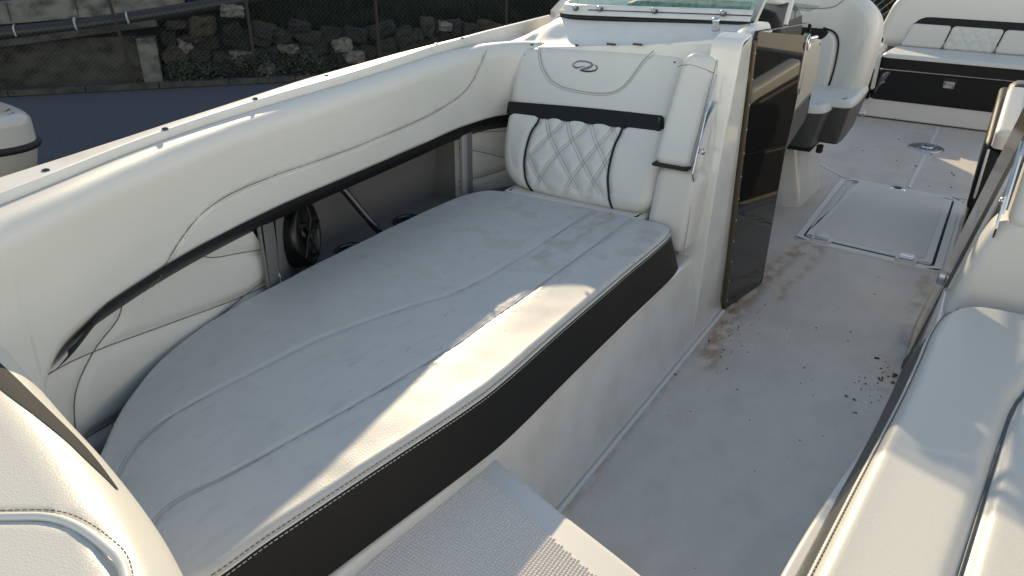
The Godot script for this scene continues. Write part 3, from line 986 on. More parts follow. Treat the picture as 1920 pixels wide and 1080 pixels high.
# ------------------------------------------------------------------ left coaming bolster, lining, pocket things
func left_side():
	var C := thing("coaming_bolster", "long padded white bolster with black lower stripe along the gunwale", "bolster", Vector3(-1.3, 0.55, -1.1))
	var w := side_warp
	var wave := FastNoiseLite.new()
	wave.seed = 18; wave.frequency = 0.05; wave.fractal_octaves = 2
	var out := rounded([Vector3(-0.2, 0.783, 0.01), Vector3(0.8, 0.784, 0.5), Vector3(1.9, 0.801, 0.4), Vector3(2.34, 0.803, 0.01), Vector3(2.34, 0.547, 0.02), Vector3(1.0, 0.543, 0.02), Vector3(0.430, 0.543, 0.06), Vector3(0.395, 0.46, 0.08), Vector3(0.43, 0.30, 0.06), Vector3(0.42, 0.16, 0.06), Vector3(-0.2, 0.16, 0.01)])
	var seam := spline(P2([[0.640, 0.555], [0.69, 0.582], [0.737, 0.612], [0.80, 0.640], [0.889, 0.652], [1.004, 0.651], [1.23, 0.645], [1.563, 0.649], [1.75, 0.661], [1.84, 0.680], [1.89, 0.712], [1.925, 0.752], [1.958, 0.79]]), 0.008)
	var pucker := FastNoiseLite.new()
	pucker.seed = 6; pucker.frequency = 0.5; pucker.fractal_octaves = 2
	var near := seam_segs([[seam, 0.02, 1.0]])
	pad(C, "upholstery", out, 0.046, 0.045, w, M.vinyl, {"step": 0.008, "rim_step": 0.009, "rim_rings": 9, "bumps": func(a, b): return 0.0024 * wave.get_noise_2d(a * 100, b * 100) + 0.0016 * pucker.get_noise_2d(a * 100, b * 100) * groove(near, a, b), "seams": [[seam, 0.0045, 0.0035]]})
	welt(C, "seam_thread", seam, w, 0.046 - 0.0022, 0.0009, M.thread)
	var sx := PackedVector2Array()
	for q in seam: sx.append(q + Vector2(0.0045, -0.004))
	stitches(C, sx, w, 0.0455, 0.008, 0.0055, 0.0005, M.thread_mid)
	# black stripe: a band bent over the lower edge
	var rows := []
	for i in 150:
		var a := lerpf(0.432, 2.30, i / 149.0)
		var row := PackedVector3Array()
		var g := smoothstep(0.432, 0.54, a)
		for k in 7:
			var t := k / 6.0
			var b := lerpf(lerpf(0.508, 0.528, g), lerpf(0.556, 0.581, g), t)
			var h := 0.008 + 0.042 * sin(t * PI * 0.5) + 0.006 * (1 - g)
			row.append(side_warp(a, b, h))
		rows.append(row)
	var mb := MB.new(); mb.grid(rows, false, 1.0)
	part(C, "black_stripe", mb, M.black)
	# quilted lining
	for side in 2:
		var L := thing("quilted_lining", "quilted white side panel with curved seams below the coaming at the bow end" if side == 0 else "small quilted white side panel between the storage pocket and the backrest", "side panel", Vector3(-1.2, 0.3, -0.8) if side == 0 else Vector3(-1.4, 0.3, -2.0), "quilted panels below the coaming")
		var o2: PackedVector2Array
		var seams := []
		var off := -0.018
		if side == 0:
			o2 = rounded([Vector3(0.35, 0.58, 0.02), Vector3(0.955, 0.58, 0.01), Vector3(1.05, 0.39, 0.01), Vector3(1.05, 0.22, 0.01), Vector3(0.35, 0.15, 0.01)])
			for s in [[[0.42, 0.50], [0.48, 0.492], [0.551, 0.475], [0.706, 0.433], [0.896, 0.393], [1.08, 0.374]], [[0.63, 0.55], [0.606, 0.507], [0.54, 0.481], [0.486, 0.442], [0.464, 0.393], [0.455, 0.33]], [[0.70, 0.29], [0.741, 0.320], [0.839, 0.369], [0.911, 0.385], [1.05, 0.40]], [[0.80, 0.55], [0.858, 0.512], [0.935, 0.490], [1.02, 0.467]], [[0.42, 0.36], [0.473, 0.347], [0.569, 0.325], [0.64, 0.31]]]:
				seams.append(spline(P2(s), 0.01))
		else:
			o2 = rounded([Vector3(1.868, 0.58, 0.01), Vector3(2.36, 0.58, 0.01), Vector3(2.36, 0.28, 0.01), Vector3(1.868, 0.28, 0.01)])
			for s in [[[1.866, 0.496], [2.032, 0.437], [2.219, 0.375], [2.3, 0.35]], [[1.861, 0.385], [2.0, 0.37], [2.143, 0.395], [2.3, 0.46]], [[1.86, 0.365], [1.994, 0.302]], [[1.868, 0.542], [2.0, 0.520], [2.106, 0.508], [2.3, 0.47]]]:
				seams.append(spline(P2(s), 0.01))
		var wl := func(a, b, h): return side_warp(a, b, h - 0.02)
		var sg := []
		for s in seams: sg.append([s, 0.012, 0.009])
		pad(L, "upholstery", o2, 0.026, 0.006, wl, M.vinyl, {"step": 0.007, "seams": sg})
		for s in seams: welt(L, "seam_thread", s, wl, 0.026 - 0.0085, 0.0014, M.thread)
	# speaker
	var S := thing("speaker", "round black loudspeaker in the storage pocket behind the bench", "speaker", Vector3(-1.365, 0.43, -1.2))
	var ax := Vector3(0.88, 0.12, -0.46).normalized()
	var c := Vector3(-1.375, 0.437, -1.185)
	mb = MB.new()
	mb.lathe(c, ax, [Vector2(0.086, -0.03), Vector2(0.088, 0.0), Vector2(0.084, 0.012), Vector2(0.076, 0.016), Vector2(0.070, 0.010), Vector2(0.066, 0.004), Vector2(0.0, 0.004)], 36)
	part(S, "frame", mb, M.gloss_black)
	mb = MB.new()
	mb.lathe(c, ax, [Vector2(0.064, 0.006), Vector2(0.050, -0.002), Vector2(0.025, -0.01), Vector2(0.022, 0.006), Vector2(0.0, 0.012)], 28)
	part(S, "cone", mb, M.gloss_black)
	for k in 5:
		var an := k * TAU / 5 + 0.4
		var s1 := ax.cross(Vector3(0.2, 0.3, 0.93)).normalized()
		var u1 := ax.cross(s1)
		mb = MB.new()
		mb.tube([c + ax * 0.014, c + ax * 0.018 + (s1 * cos(an) + u1 * sin(an)) * 0.035, c + ax * 0.015 + (s1 * cos(an + 0.3) + u1 * sin(an + 0.3)) * 0.074], 0.004, 6)
		part(S, "grille_spoke", mb, M.rubber)
	# grab handle
	var G := thing("grab_handle", "bent dark steel grab handle inside the storage pocket", "handle", Vector3(-1.4, 0.35, -1.47))
	mb = MB.new()
	var pts := []
	for q in [[-1.475, 0.54, -1.36], [-1.44, 0.469, -1.406], [-1.41, 0.407, -1.434], [-1.39, 0.368, -1.452], [-1.38, 0.350, -1.461], [-1.374, 0.335, -1.465], [-1.372, 0.318, -1.466], [-1.371, 0.29, -1.466]]:
		pts.append(Vector3(q[0], q[1], q[2]))
	mb.tube(pts, 0.0105, 12)
	part(G, "bar", mb, M.steel_dark)
	# cup holders
	for k in 2:
		var p: Vector3 = [Vector3(-1.385, 0.321, -1.36), Vector3(-1.40, 0.321, -1.62)][k]
		var U := thing("cup_holder", ["steel rimmed cup holder in the pocket shelf nearest the loudspeaker", "steel rimmed cup holder in the pocket shelf nearest the grab handle's foot"][k], "cup holder", p, "cup holders in the storage pocket")
		mb = MB.new()
		mb.lathe(p, Vector3.UP, [Vector2(0.050, 0.0), Vector2(0.050, 0.006), Vector2(0.046, 0.008), Vector2(0.042, 0.006), Vector2(0.040, 0.0025)], 28)
		part(U, "rim", mb, M.steel_dark)
		mb = MB.new()
		mb.lathe(p, Vector3.UP, [Vector2(0.0, 0.002), Vector2(0.041, 0.0025)], 28)
		part(U, "well", mb, M.gap)

# ------------------------------------------------------------------ backrest at the aft end of the left bench
func seat_back():
	var S := thing("seat_backrest", "white vinyl backrest with black band and diamond quilting under the windshield", "backrest", Vector3(-1.0, 0.40, -1.95))
	var A := Vector3(1, 0, 0)
	var Bv := Vector3(0, 0.39, -0.215).normalized()
	var N := A.cross(Bv)
	var O := Vector3(-1.0, 0.40, -1.87)
	var T := 0.12
	var f := frame(O - N * T, A, Bv)
	# upper panel
	var arc := spline(P2([[-0.232, 0.475], [-0.226, 0.445], [-0.213, 0.413], [-0.195, 0.385], [-0.165, 0.357], [-0.132, 0.340], [-0.09, 0.332], [-0.03, 0.329], [0.02, 0.331], [0.055, 0.339], [0.078, 0.353], [0.096, 0.378], [0.112, 0.415], [0.128, 0.448], [0.15, 0.478]]), 0.008)
	pad(S, "upper_panel", rounded([Vector3(-0.292, 0.245, 0.05), Vector3(0.256, 0.252, 0.05), Vector3(0.262, 0.478, 0.055), Vector3(0.20, 0.487, 0.05), Vector3(-0.25, 0.462, 0.05), Vector3(-0.318, 0.448, 0.045)]), T, 0.04, f, M.vinyl, {"step": 0.006, "rim_step": 0.008, "rim_rings": 8, "seams": [[arc, 0.0055, 0.004]]})
	welt(S, "seam_thread", arc, f, T - 0.001, 0.0012, M.thread_mid)
	var arc2 := PackedVector2Array()
	for q in arc: arc2.append(Vector2(q.x * 1.03 + 0.002, q.y - 0.007))
	stitches(S, arc2, f, T, 0.007, 0.005, 0.0006, M.thread)
	# lower panel
	var pl := spline(P2([[-0.152, 0.26], [-0.157, 0.215], [-0.166, 0.17], [-0.165, 0.111], [-0.150, 0.045], [-0.122, 0.0]]), 0.008)
	var pr := spline(P2([[0.126, 0.26], [0.120, 0.215], [0.117, 0.173], [0.120, 0.11], [0.132, 0.055], [0.152, 0.0]]), 0.008)
	var seams := [[pl, 0.010, 0.009], [pr, 0.010, 0.009]]
	var quilt := []
	for q in [[[-0.139, 0.240], [-0.10, 0.178], [-0.056, 0.128], [0.0, 0.070], [0.052, 0.014]], [[-0.066, 0.240], [-0.03, 0.185], [0.014, 0.136], [0.065, 0.082], [0.128, 0.020]], [[0.014, 0.240], [0.048, 0.190], [0.084, 0.150], [0.118, 0.108]], [[-0.163, 0.115], [-0.135, 0.082], [-0.107, 0.052], [-0.06, 0.012]], [[0.085, 0.24], [0.118, 0.195]], [[-0.066, 0.240], [-0.085, 0.2], [-0.112, 0.160], [-0.160, 0.090]], [[0.014, 0.240], [-0.015, 0.185], [-0.056, 0.128], [-0.085, 0.075], [-0.110, 0.014]], [[0.095, 0.240], [0.070, 0.182], [0.035, 0.114], [0.008, 0.06], [-0.015, 0.012]], [[0.116, 0.165], [0.098, 0.110], [0.080, 0.062], [0.064, 0.014]], [[-0.139, 0.240], [-0.162, 0.200]]]:
		quilt.append(spline(P2(q), 0.006))
	for q in quilt: seams.append([q, 0.013, 0.0075])
	pad(S, "lower_panel", rounded([Vector3(-0.212, 0.018, 0.045), Vector3(-0.10, 0.004, 0.1), Vector3(0.08, 0.002, 0.1), Vector3(0.262, 0.012, 0.045), Vector3(0.270, 0.12, 0.1), Vector3(0.256, 0.262, 0.036), Vector3(-0.280, 0.246, 0.036), Vector3(-0.262, 0.10, 0.08)]), T + 0.012, 0.034, f, M.vinyl, {"step": 0.0045, "rim_step": 0.006, "rim_rings": 8, "crown": 0.012, "seams": seams})
	var k := 0
	for q in quilt:
		for s in [-0.0045, 0.0045]:
			var l := PackedVector2Array()
			for i in q.size():
				var t: Vector2 = (q[mini(i + 1, q.size() - 1)] - q[maxi(i - 1, 0)]).normalized()
				l.append(q[i] + Vector2(-t.y, t.x) * s)
			var pts := []
			for e in l:
				var hh := T + 0.012 - 0.0062
				var ss := clampf((e.x + 0.235) / 0.465, 0, 1)
				var tt := clampf((e.y - 0.04) / 0.18, 0, 1)
				hh += 0.012 * smoothstep(0, 1, minf(1, 4 * ss * (1 - ss) * 1.3)) * smoothstep(0, 1, minf(1, 4 * tt * (1 - tt) * 1.1))
				if e.y < 0.042:
					var d := (0.042 - e.y) / 0.034
					hh -= 0.034 * (1 - sqrt(maxf(0, 1 - d * d)))
				pts.append(f.call(e.x, e.y, hh))
			var mb := MB.new(); mb.tube(pts, 0.0009, 4)
			part(S, "quilt_stitching", mb, M.thread_mid)
	for l in [pl, pr]:
		var pts := []
		for e in l:
			var hh := T + 0.012 + 0.002
			var tt := clampf((e.y - 0.04) / 0.18, 0, 1)
			hh += 0.010 * smoothstep(0, 1, minf(1, 4 * tt * (1 - tt) * 1.1)) - 0.006
			if e.y < 0.040:
				var d := minf(1, (0.040 - e.y) / 0.036)
				hh -= 0.034 * (1 - sqrt(maxf(0, 1 - d * d)))
			pts.append(f.call(e.x, e.y, hh))
		var mb := MB.new(); mb.tube(pts, 0.0032, 8)
		part(S, "piping", mb, M.black)
	# black band
	pad(S, "black_band", rounded([Vector3(-0.279, 0.222, 0.004), Vector3(0.0, 0.232, 0.2), Vector3(0.236, 0.240, 0.004), Vector3(0.234, 0.290, 0.004), Vector3(0.0, 0.283, 0.2), Vector3(-0.285, 0.265, 0.004)]), T + 0.008, 0.006, f, M.black, {"step": 0.01})
	emblem(S, func(a, b, h): return f.call(a - 0.055, b + 0.405, T + h + 0.0005), 0.086, 0.036)

# ------------------------------------------------------------------ armrests beside both consoles
func armrests():
	for side in 2:
		var m := func(p: Vector3) -> Vector3: return p if side == 0 else Vector3(-0.59 - p.x, p.y, p.z)
		var low := thing("lower_armrest", "white vinyl block below the folding armrest by the dark door" if side == 0 else "white vinyl block at the aft end of the passenger bench", "armrest", m.call(Vector3(-0.67, 0.31, -1.93)), "lower armrest blocks")
		var A := Vector3(1, 0, 0)
		var Bv := Vector3(0, 0.975, -0.13).normalized()
		var N := A.cross(Bv)
		var x0 := -0.745 if side == 0 else 0.012
		var wd := 0.145 if side == 0 else 0.6
		pad(low, "upholstery", rounded([Vector3(0, 0, 0.036), Vector3(wd - 0.012, 0.0, 0.036), Vector3(wd, 0.247, 0.045), Vector3(0.015, 0.242, 0.04)]) if side == 0 else rounded([Vector3(0.02, 0, 0.02), Vector3(wd, 0.0, 0.03), Vector3(wd, 0.27, 0.045), Vector3(0.085, 0.27, 0.08), Vector3(0.05, 0.2, 0.1)]), 0.13, 0.03, frame(Vector3(x0, 0.31, -1.865) - N * 0.13, A, Bv), M.vinyl, {"step": 0.012})
		if side == 0:
			var sm := spline(P2([[0.128, 0.01], [0.128, 0.1], [0.122, 0.2], [0.11, 0.26]]), 0.01)
			welt(low, "seam_thread", sm, frame(Vector3(x0, 0.31, -1.865), A, Bv), -0.006, 0.001, M.thread_mid)
		var up := thing("folding_armrest", "upright white folding armrest pad with chrome hinge beside the backrest" if side == 0 else "upright white folding armrest pad with chrome hinge on the passenger console", "armrest", m.call(Vector3(-0.69, 0.545, -1.97)), "folding armrests")
		Bv = Vector3(0, 0.9, -0.43).normalized()
		N = A.cross(Bv)
		var o := Vector3(-0.744 if side == 0 else 0.10, 0.553, -1.885)
		var f := frame(o - N * 0.15, A, Bv)
		var wu := 0.112 if side == 0 else 0.4
		pad(up, "upholstery", rounded([Vector3(0, 0, 0.03), Vector3(wu, 0.0, 0.03), Vector3(wu, 0.315, 0.034), Vector3(0.012, 0.318, 0.034)]), 0.15, 0.026, f, M.vinyl, {"step": 0.008, "rim_rings": 8, "along_b": true})
		var sl := spline(P2([[0.004, 0.268], [0.03, 0.276], [0.06, 0.274], [wu - 0.004, 0.262]]), 0.006)
		welt(up, "seam_thread", sl, f, 0.1495, 0.001, M.thread)
		if side == 0:
			var pv := spline(P2([[wu - 0.006, 0.02], [wu - 0.006, 0.15], [wu - 0.006, 0.262], [wu - 0.006, 0.30]]), 0.01)
			welt(up, "seam_thread", pv, f, 0.142, 0.0011, M.thread_mid)
		# hinge: tray under the pad and two curved chrome straps on its side
		if side == 0: block(up, "tray", Vector3(-0.690, 0.549, -1.925), Vector3(0.104, 0.010, 0.08), M.rubber, 0.003)
		var xs := -0.624 if side == 0 else 0.094
		var sg := 1.0 if side == 0 else -1.0
		var fr := frame(Vector3(xs, 0, 0), Vector3(0, 0, -1), Vector3(0, 1, 0))
		var straps := [[[1.866, 0.548], [1.885, 0.518], [1.915, 0.533], [1.955, 0.615], [2.01, 0.70], [1.995, 0.72], [1.942, 0.685], [1.892, 0.62]], [[1.895, 0.575], [1.918, 0.565], [1.965, 0.68], [1.995, 0.775], [1.983, 0.790], [1.938, 0.70]]]
		for q in straps.size():
			var p := PackedVector2Array()
			for e in straps[q]: p.append(Vector2(e[0], e[1]))
			var mb := MB.new()
			mb.prism(resample(p, 0.008), fr, 0.006 * (1 - q) if side == 0 else -0.012 + 0.006 * q, (0.003 + 0.006 * (1 - q)) if side == 0 else -0.008 + 0.006 * q)
			var st := part(up, "hinge_strap", mb, M.chrome)
			if q == 0:
				mb = MB.new()
				mb.lathe(Vector3(xs + (0.014 if side == 0 else -0.012), 0.60, -1.908), Vector3(sg, 0, 0), [Vector2(0.009, 0.0), Vector2(0.009, 0.004), Vector2(0.005, 0.007), Vector2(0.0, 0.0075)], 12)
				part(st, "bolt", mb, M.steel)

# ------------------------------------------------------------------ windshield
func windshield():
	var W := thing("windshield", "frosted green tinted windshield in a white aluminium frame on the deck", "windshield", Vector3(-0.95, 0.88, -2.3))
	var plan := spline(P2([[-0.628, -2.262], [-0.80, -2.262], [-0.98, -2.258], [-1.12, -2.255], [-1.21, -2.262], [-1.262, -2.30], [-1.30, -2.40], [-1.335, -2.6], [-1.365, -3.0], [-1.38, -3.6]]), 0.03)
	var base_y := func(q: Vector2) -> float: return lerpf(0.868, 0.887, clampf((q.x + 1.24) / 0.6, 0, 1))
	var prof_rail := [Vector2(0.016, 0.008), Vector2(0.018, 0.012), Vector2(0.010, 0.019), Vector2(0.008, 0.022), Vector2(0.006, 0.023), Vector2(0.002, 0.033), Vector2(-0.006, 0.039), Vector2(-0.02, 0.037), Vector2(-0.02, 0.008)]
	var prof_gasket := [Vector2(0.014, -0.006), Vector2(0.014, 0.008), Vector2(-0.018, 0.008), Vector2(-0.018, -0.006)]
	for g in [["bottom_rail", prof_rail, M.alu], ["gasket", prof_gasket, M.rubber]]:
		var rows := []
		for i in plan.size():
			var t := (plan[mini(i + 1, plan.size() - 1)] - plan[maxi(i - 1, 0)]).normalized()
			var nn := Vector2(t.y, -t.x)
			if i < 3: nn = Vector2(0, 1)
			if nn.dot(Vector2(-0.2, 1)) < -0.3: nn = -nn
			var row := PackedVector3Array()
			for p in g[1]: row.append(Vector3(plan[i].x + nn.x * p.x, base_y.call(plan[i]) + p.y, plan[i].y + nn.y * p.x))
			rows.append(row)
		var mb := MB.new(); mb.grid(rows, true, 1.0)
		part(W, g[0], mb, g[2])
	# dark groove line along the rail
	var line := []
	for q in plan: line.append(Vector3(q.x, base_y.call(q) + 0.0240, q.y + 0.0075))
	var mb2 := MB.new(); mb2.tube(line.slice(0, 20), 0.0016, 5)
	part(W, "rail_groove", mb2, M.rubber)
	var rows := []
	for i in plan.size():
		var t := (plan[mini(i + 1, plan.size() - 1)] - plan[maxi(i - 1, 0)]).normalized()
		var nn := Vector2(t.y, -t.x)
		if nn.dot(Vector2(-0.2, 1)) < -0.3: nn = -nn
		var row := PackedVector3Array()
		for k in 6:
			var u := k / 5.0
			row.append(Vector3(plan[i].x - nn.x * (0.008 + 0.32 * u), base_y.call(plan[i]) + 0.033 + 0.30 * u, plan[i].y - nn.y * (0.008 + 0.36 * u)))
		rows.append(row)
	var mb := MB.new(); mb.grid(rows, false, 1.0)
	part(W, "glass", mb, M.glass)
	line = []
	for i in plan.size():
		line.append(rows[i][5])
	mb = MB.new(); mb.tube(line, 0.012, 8)
	part(W, "top_rail", mb, M.alu)
	# end post beside the walkway
	var p0 := Vector3(-0.632, 0.880, -2.252)
	var p1 := Vector3(-0.612, 1.235, -2.63)
	var d := (p1 - p0).normalized()
	var s := Vector3(1, 0, 0)
	s = (s - d * s.dot(d)).normalized()
	pad(W, "end_post", rect(0, -0.014, p0.distance_to(p1), 0.014, 0.004), 0.022, 0.004, frame(p0 - s.cross(d) * 0.0 - d.cross(s) * 0.011, d, s), M.alu, {"step": 0.03})
	for x in [-1.192, -1.104, -0.921, -0.709]:
		var y: float = lerpf(0.868, 0.887, clampf((x + 1.24) / 0.6, 0, 1)) + 0.027
		var c := block(W, "clip", Vector3(x, y, -2.248), Vector3(0.016, 0.013, 0.016), M.steel_dark, 0.003)
		mb = MB.new(); mb.lathe(Vector3(x, y + 0.003, -2.240), Vector3(0, 0.45, 0.9).normalized(), [Vector2(0.006, 0.0), Vector2(0.006, 0.008), Vector2(0.003, 0.010), Vector2(0.0, 0.010)], 10)
		part(c, "screw", mb, M.steel)
	# hinged walk-through pane standing aft of the post
	mb = MB.new()
	mb.tube([Vector3(-0.556, 0.882, -2.36), Vector3(-0.548, 1.24, -2.50)], 0.007, 8)
	part(W, "pane_edge", mb, M.alu)
	var gl := MB.new()
	gl.quad(Vector3(-0.566, 0.885, -2.37), Vector3(-0.556, 1.23, -2.51), Vector3(-0.57, 1.23, -2.9), Vector3(-0.58, 0.885, -2.9))
	part(W, "side_pane", gl, M.clear)

# ------------------------------------------------------------------ doors
func doors():
	var D := thing("walkthrough_door", "tall glossy dark acrylic door on a piano hinge beside the console", "door", Vector3(-0.58, 0.0, -2.25))
	var BL := Vector3(-0.574, 0.004, -2.216)
	var A := Vector3(0.049, 0, -0.272).normalized()
	var Bv := Vector3(0.0, 0.884, -0.0).normalized()
	var f := frame(BL, A, Bv)
	pad(D, "panel", rounded([Vector3(0.004, 0.0, 0.004), Vector3(0.262, 0.0, 0.02), Vector3(0.258, 0.5, 0.02), Vector3(0.272, 0.56, 0.02), Vector3(0.292, 0.875, 0.008), Vector3(-0.070, 0.880, 0.006)]), 0.012, 0.002, f, M.acrylic, {"step": 0.04, "rim_step": 0.02, "along_b": true, "rim_rings": 3})
	pad(D, "hinge", PackedVector2Array([Vector2(-0.012, 0.0), Vector2(-0.002, 0.0), Vector2(-0.074, 0.86), Vector2(-0.084, 0.86)]), 0.016, 0.003, f, M.hinge, {"step": 0.03, "rim_step": 0.02, "along_b": true, "rim_rings": 3})
	for k in 12:
		var t := (k + 0.5) / 12.0
		var mb := MB.new()
		mb.lathe(f.call(lerpf(-0.008, -0.079, t), 0.86 * t, 0.016), A.cross(Bv), [Vector2(0.0026, 0.0), Vector2(0.0022, 0.0015), Vector2(0.0, 0.002)], 8)
		part(D, "screw", mb, M.steel)
	var lp := pad(D, "latch_plate", rect(0.268, 0.66, 0.290, 0.845, 0.006), 0.016, 0.003, f, M.steel, {"step": 0.03, "along_b": true, "rim_rings": 3})
	var mb := MB.new()
	var ring := []
	for k in 19:
		var an := TAU * k / 18.0
		ring.append(f.call(0.279 + 0.008 * cos(an), 0.815 + 0.018 * sin(an), 0.018))
	mb.tube(ring, 0.003, 6, false)
	part(lp.node, "latch_pull", mb, M.chrome)
	# passenger side door, smoke grey, swung back along its console
	var P := thing("passenger_door", "smoke grey acrylic panel standing along the passenger console", "door", Vector3(0.03, 0, -2.25))
	mb = MB.new()
	var g := func(a: float, b: float, h: float) -> Vector3: return Vector3(lerpf(-0.012, 0.112, b / 0.76) + h - 0.012 * a / 0.3 * b, b - 0.0, -2.13 - a)
	pad(P, "panel", rounded([Vector3(0.0, 0.002, 0.005), Vector3(0.30, 0.002, 0.03), Vector3(0.30, 0.80, 0.02), Vector3(0.0, 0.80, 0.01)]), 0.012, 0.002, func(a, b, h): return g.call(a, b, -h), M.smoke, {"step": 0.05, "along_b": true, "rim_rings": 3})
	mb = MB.new()
	var pts := []
	for k in 8: pts.append(g.call(-0.004, 0.11 * k + 0.01, 0.004))
	mb.tube(pts, 0.007, 8)
	part(P, "hinge", mb, M.alu)
	block(P, "latch", Vector3(0.012, 0.27, -2.20), Vector3(0.022, 0.022, 0.03), M.steel, 0.004)

# ------------------------------------------------------------------ right bench
func right_bench():
	var C := thing("passenger_bench_cushion", "sunlit white vinyl bench cushion with grey skirt along the walkway's passenger side", "cushion", Vector3(0.2, 0.28, -1.0))
	var f := frame(Vector3(0, 0.28, 0), Vector3(1, 0, 0), Vector3(0, 0, -1))
	var out := spline(P2([[-0.088, 0.25], [-0.070, 0.5], [-0.045, 0.80], [-0.025, 1.04], [0.0, 1.32], [0.012, 1.50], [0.020, 1.64], [0.040, 1.745], [0.085, 1.80], [0.16, 1.815], [0.30, 1.82], [0.55, 1.82], [0.66, 1.75], [0.69, 1.4], [0.66, 1.0], [0.58, 0.6], [0.45, 0.25], [0.2, 0.18], [0.0, 0.19]]), 0.012, true)
	var s1 := spline(P2([[0.06, 0.2], [0.085, 0.55], [0.121, 0.906], [0.157, 1.275], [0.172, 1.392], [0.188, 1.46], [0.205, 1.55], [0.21, 1.80]]))
	var T := 0.113
	pad(C, "seat_top", out, T, 0.028, f, M.vinyl_shiny, {"step": 0.007, "rim_step": 0.008, "rim_rings": 8, "along_b": true, "crown": 0.01, "wall_mat": M.charcoal, "wall_h": 0.085, "flare": 0.032, "seams": [[s1, 0.012, 0.016]]})
	welt(C, "seam_welt", s1, f, T - 0.006, 0.003, M.charcoal, 6)
	var e1 := PackedVector2Array()
	var e2 := PackedVector2Array()
	var e3 := PackedVector2Array()
	var edge := spline(P2([[-0.070, 0.5], [-0.045, 0.80], [-0.025, 1.04], [0.0, 1.32], [0.012, 1.50], [0.020, 1.64], [0.040, 1.745], [0.085, 1.80]]), 0.006)
	for q in edge:
		e1.append(q + Vector2(-0.0015, 0.0)); e2.append(q + Vector2(-0.0045, 0.0)); e3.append(q + Vector2(0.0015, 0.0))
	welt(C, "piping", e1, f, 0.0865, 0.0022, M.vinyl, 6)
	stitches(C, e2, f, 0.0795, 0.0075, 0.0055, 0.0013, M.vinyl)
	stitches(C, e3, f, 0.0975, 0.0085, 0.0055, 0.0013, M.thread)

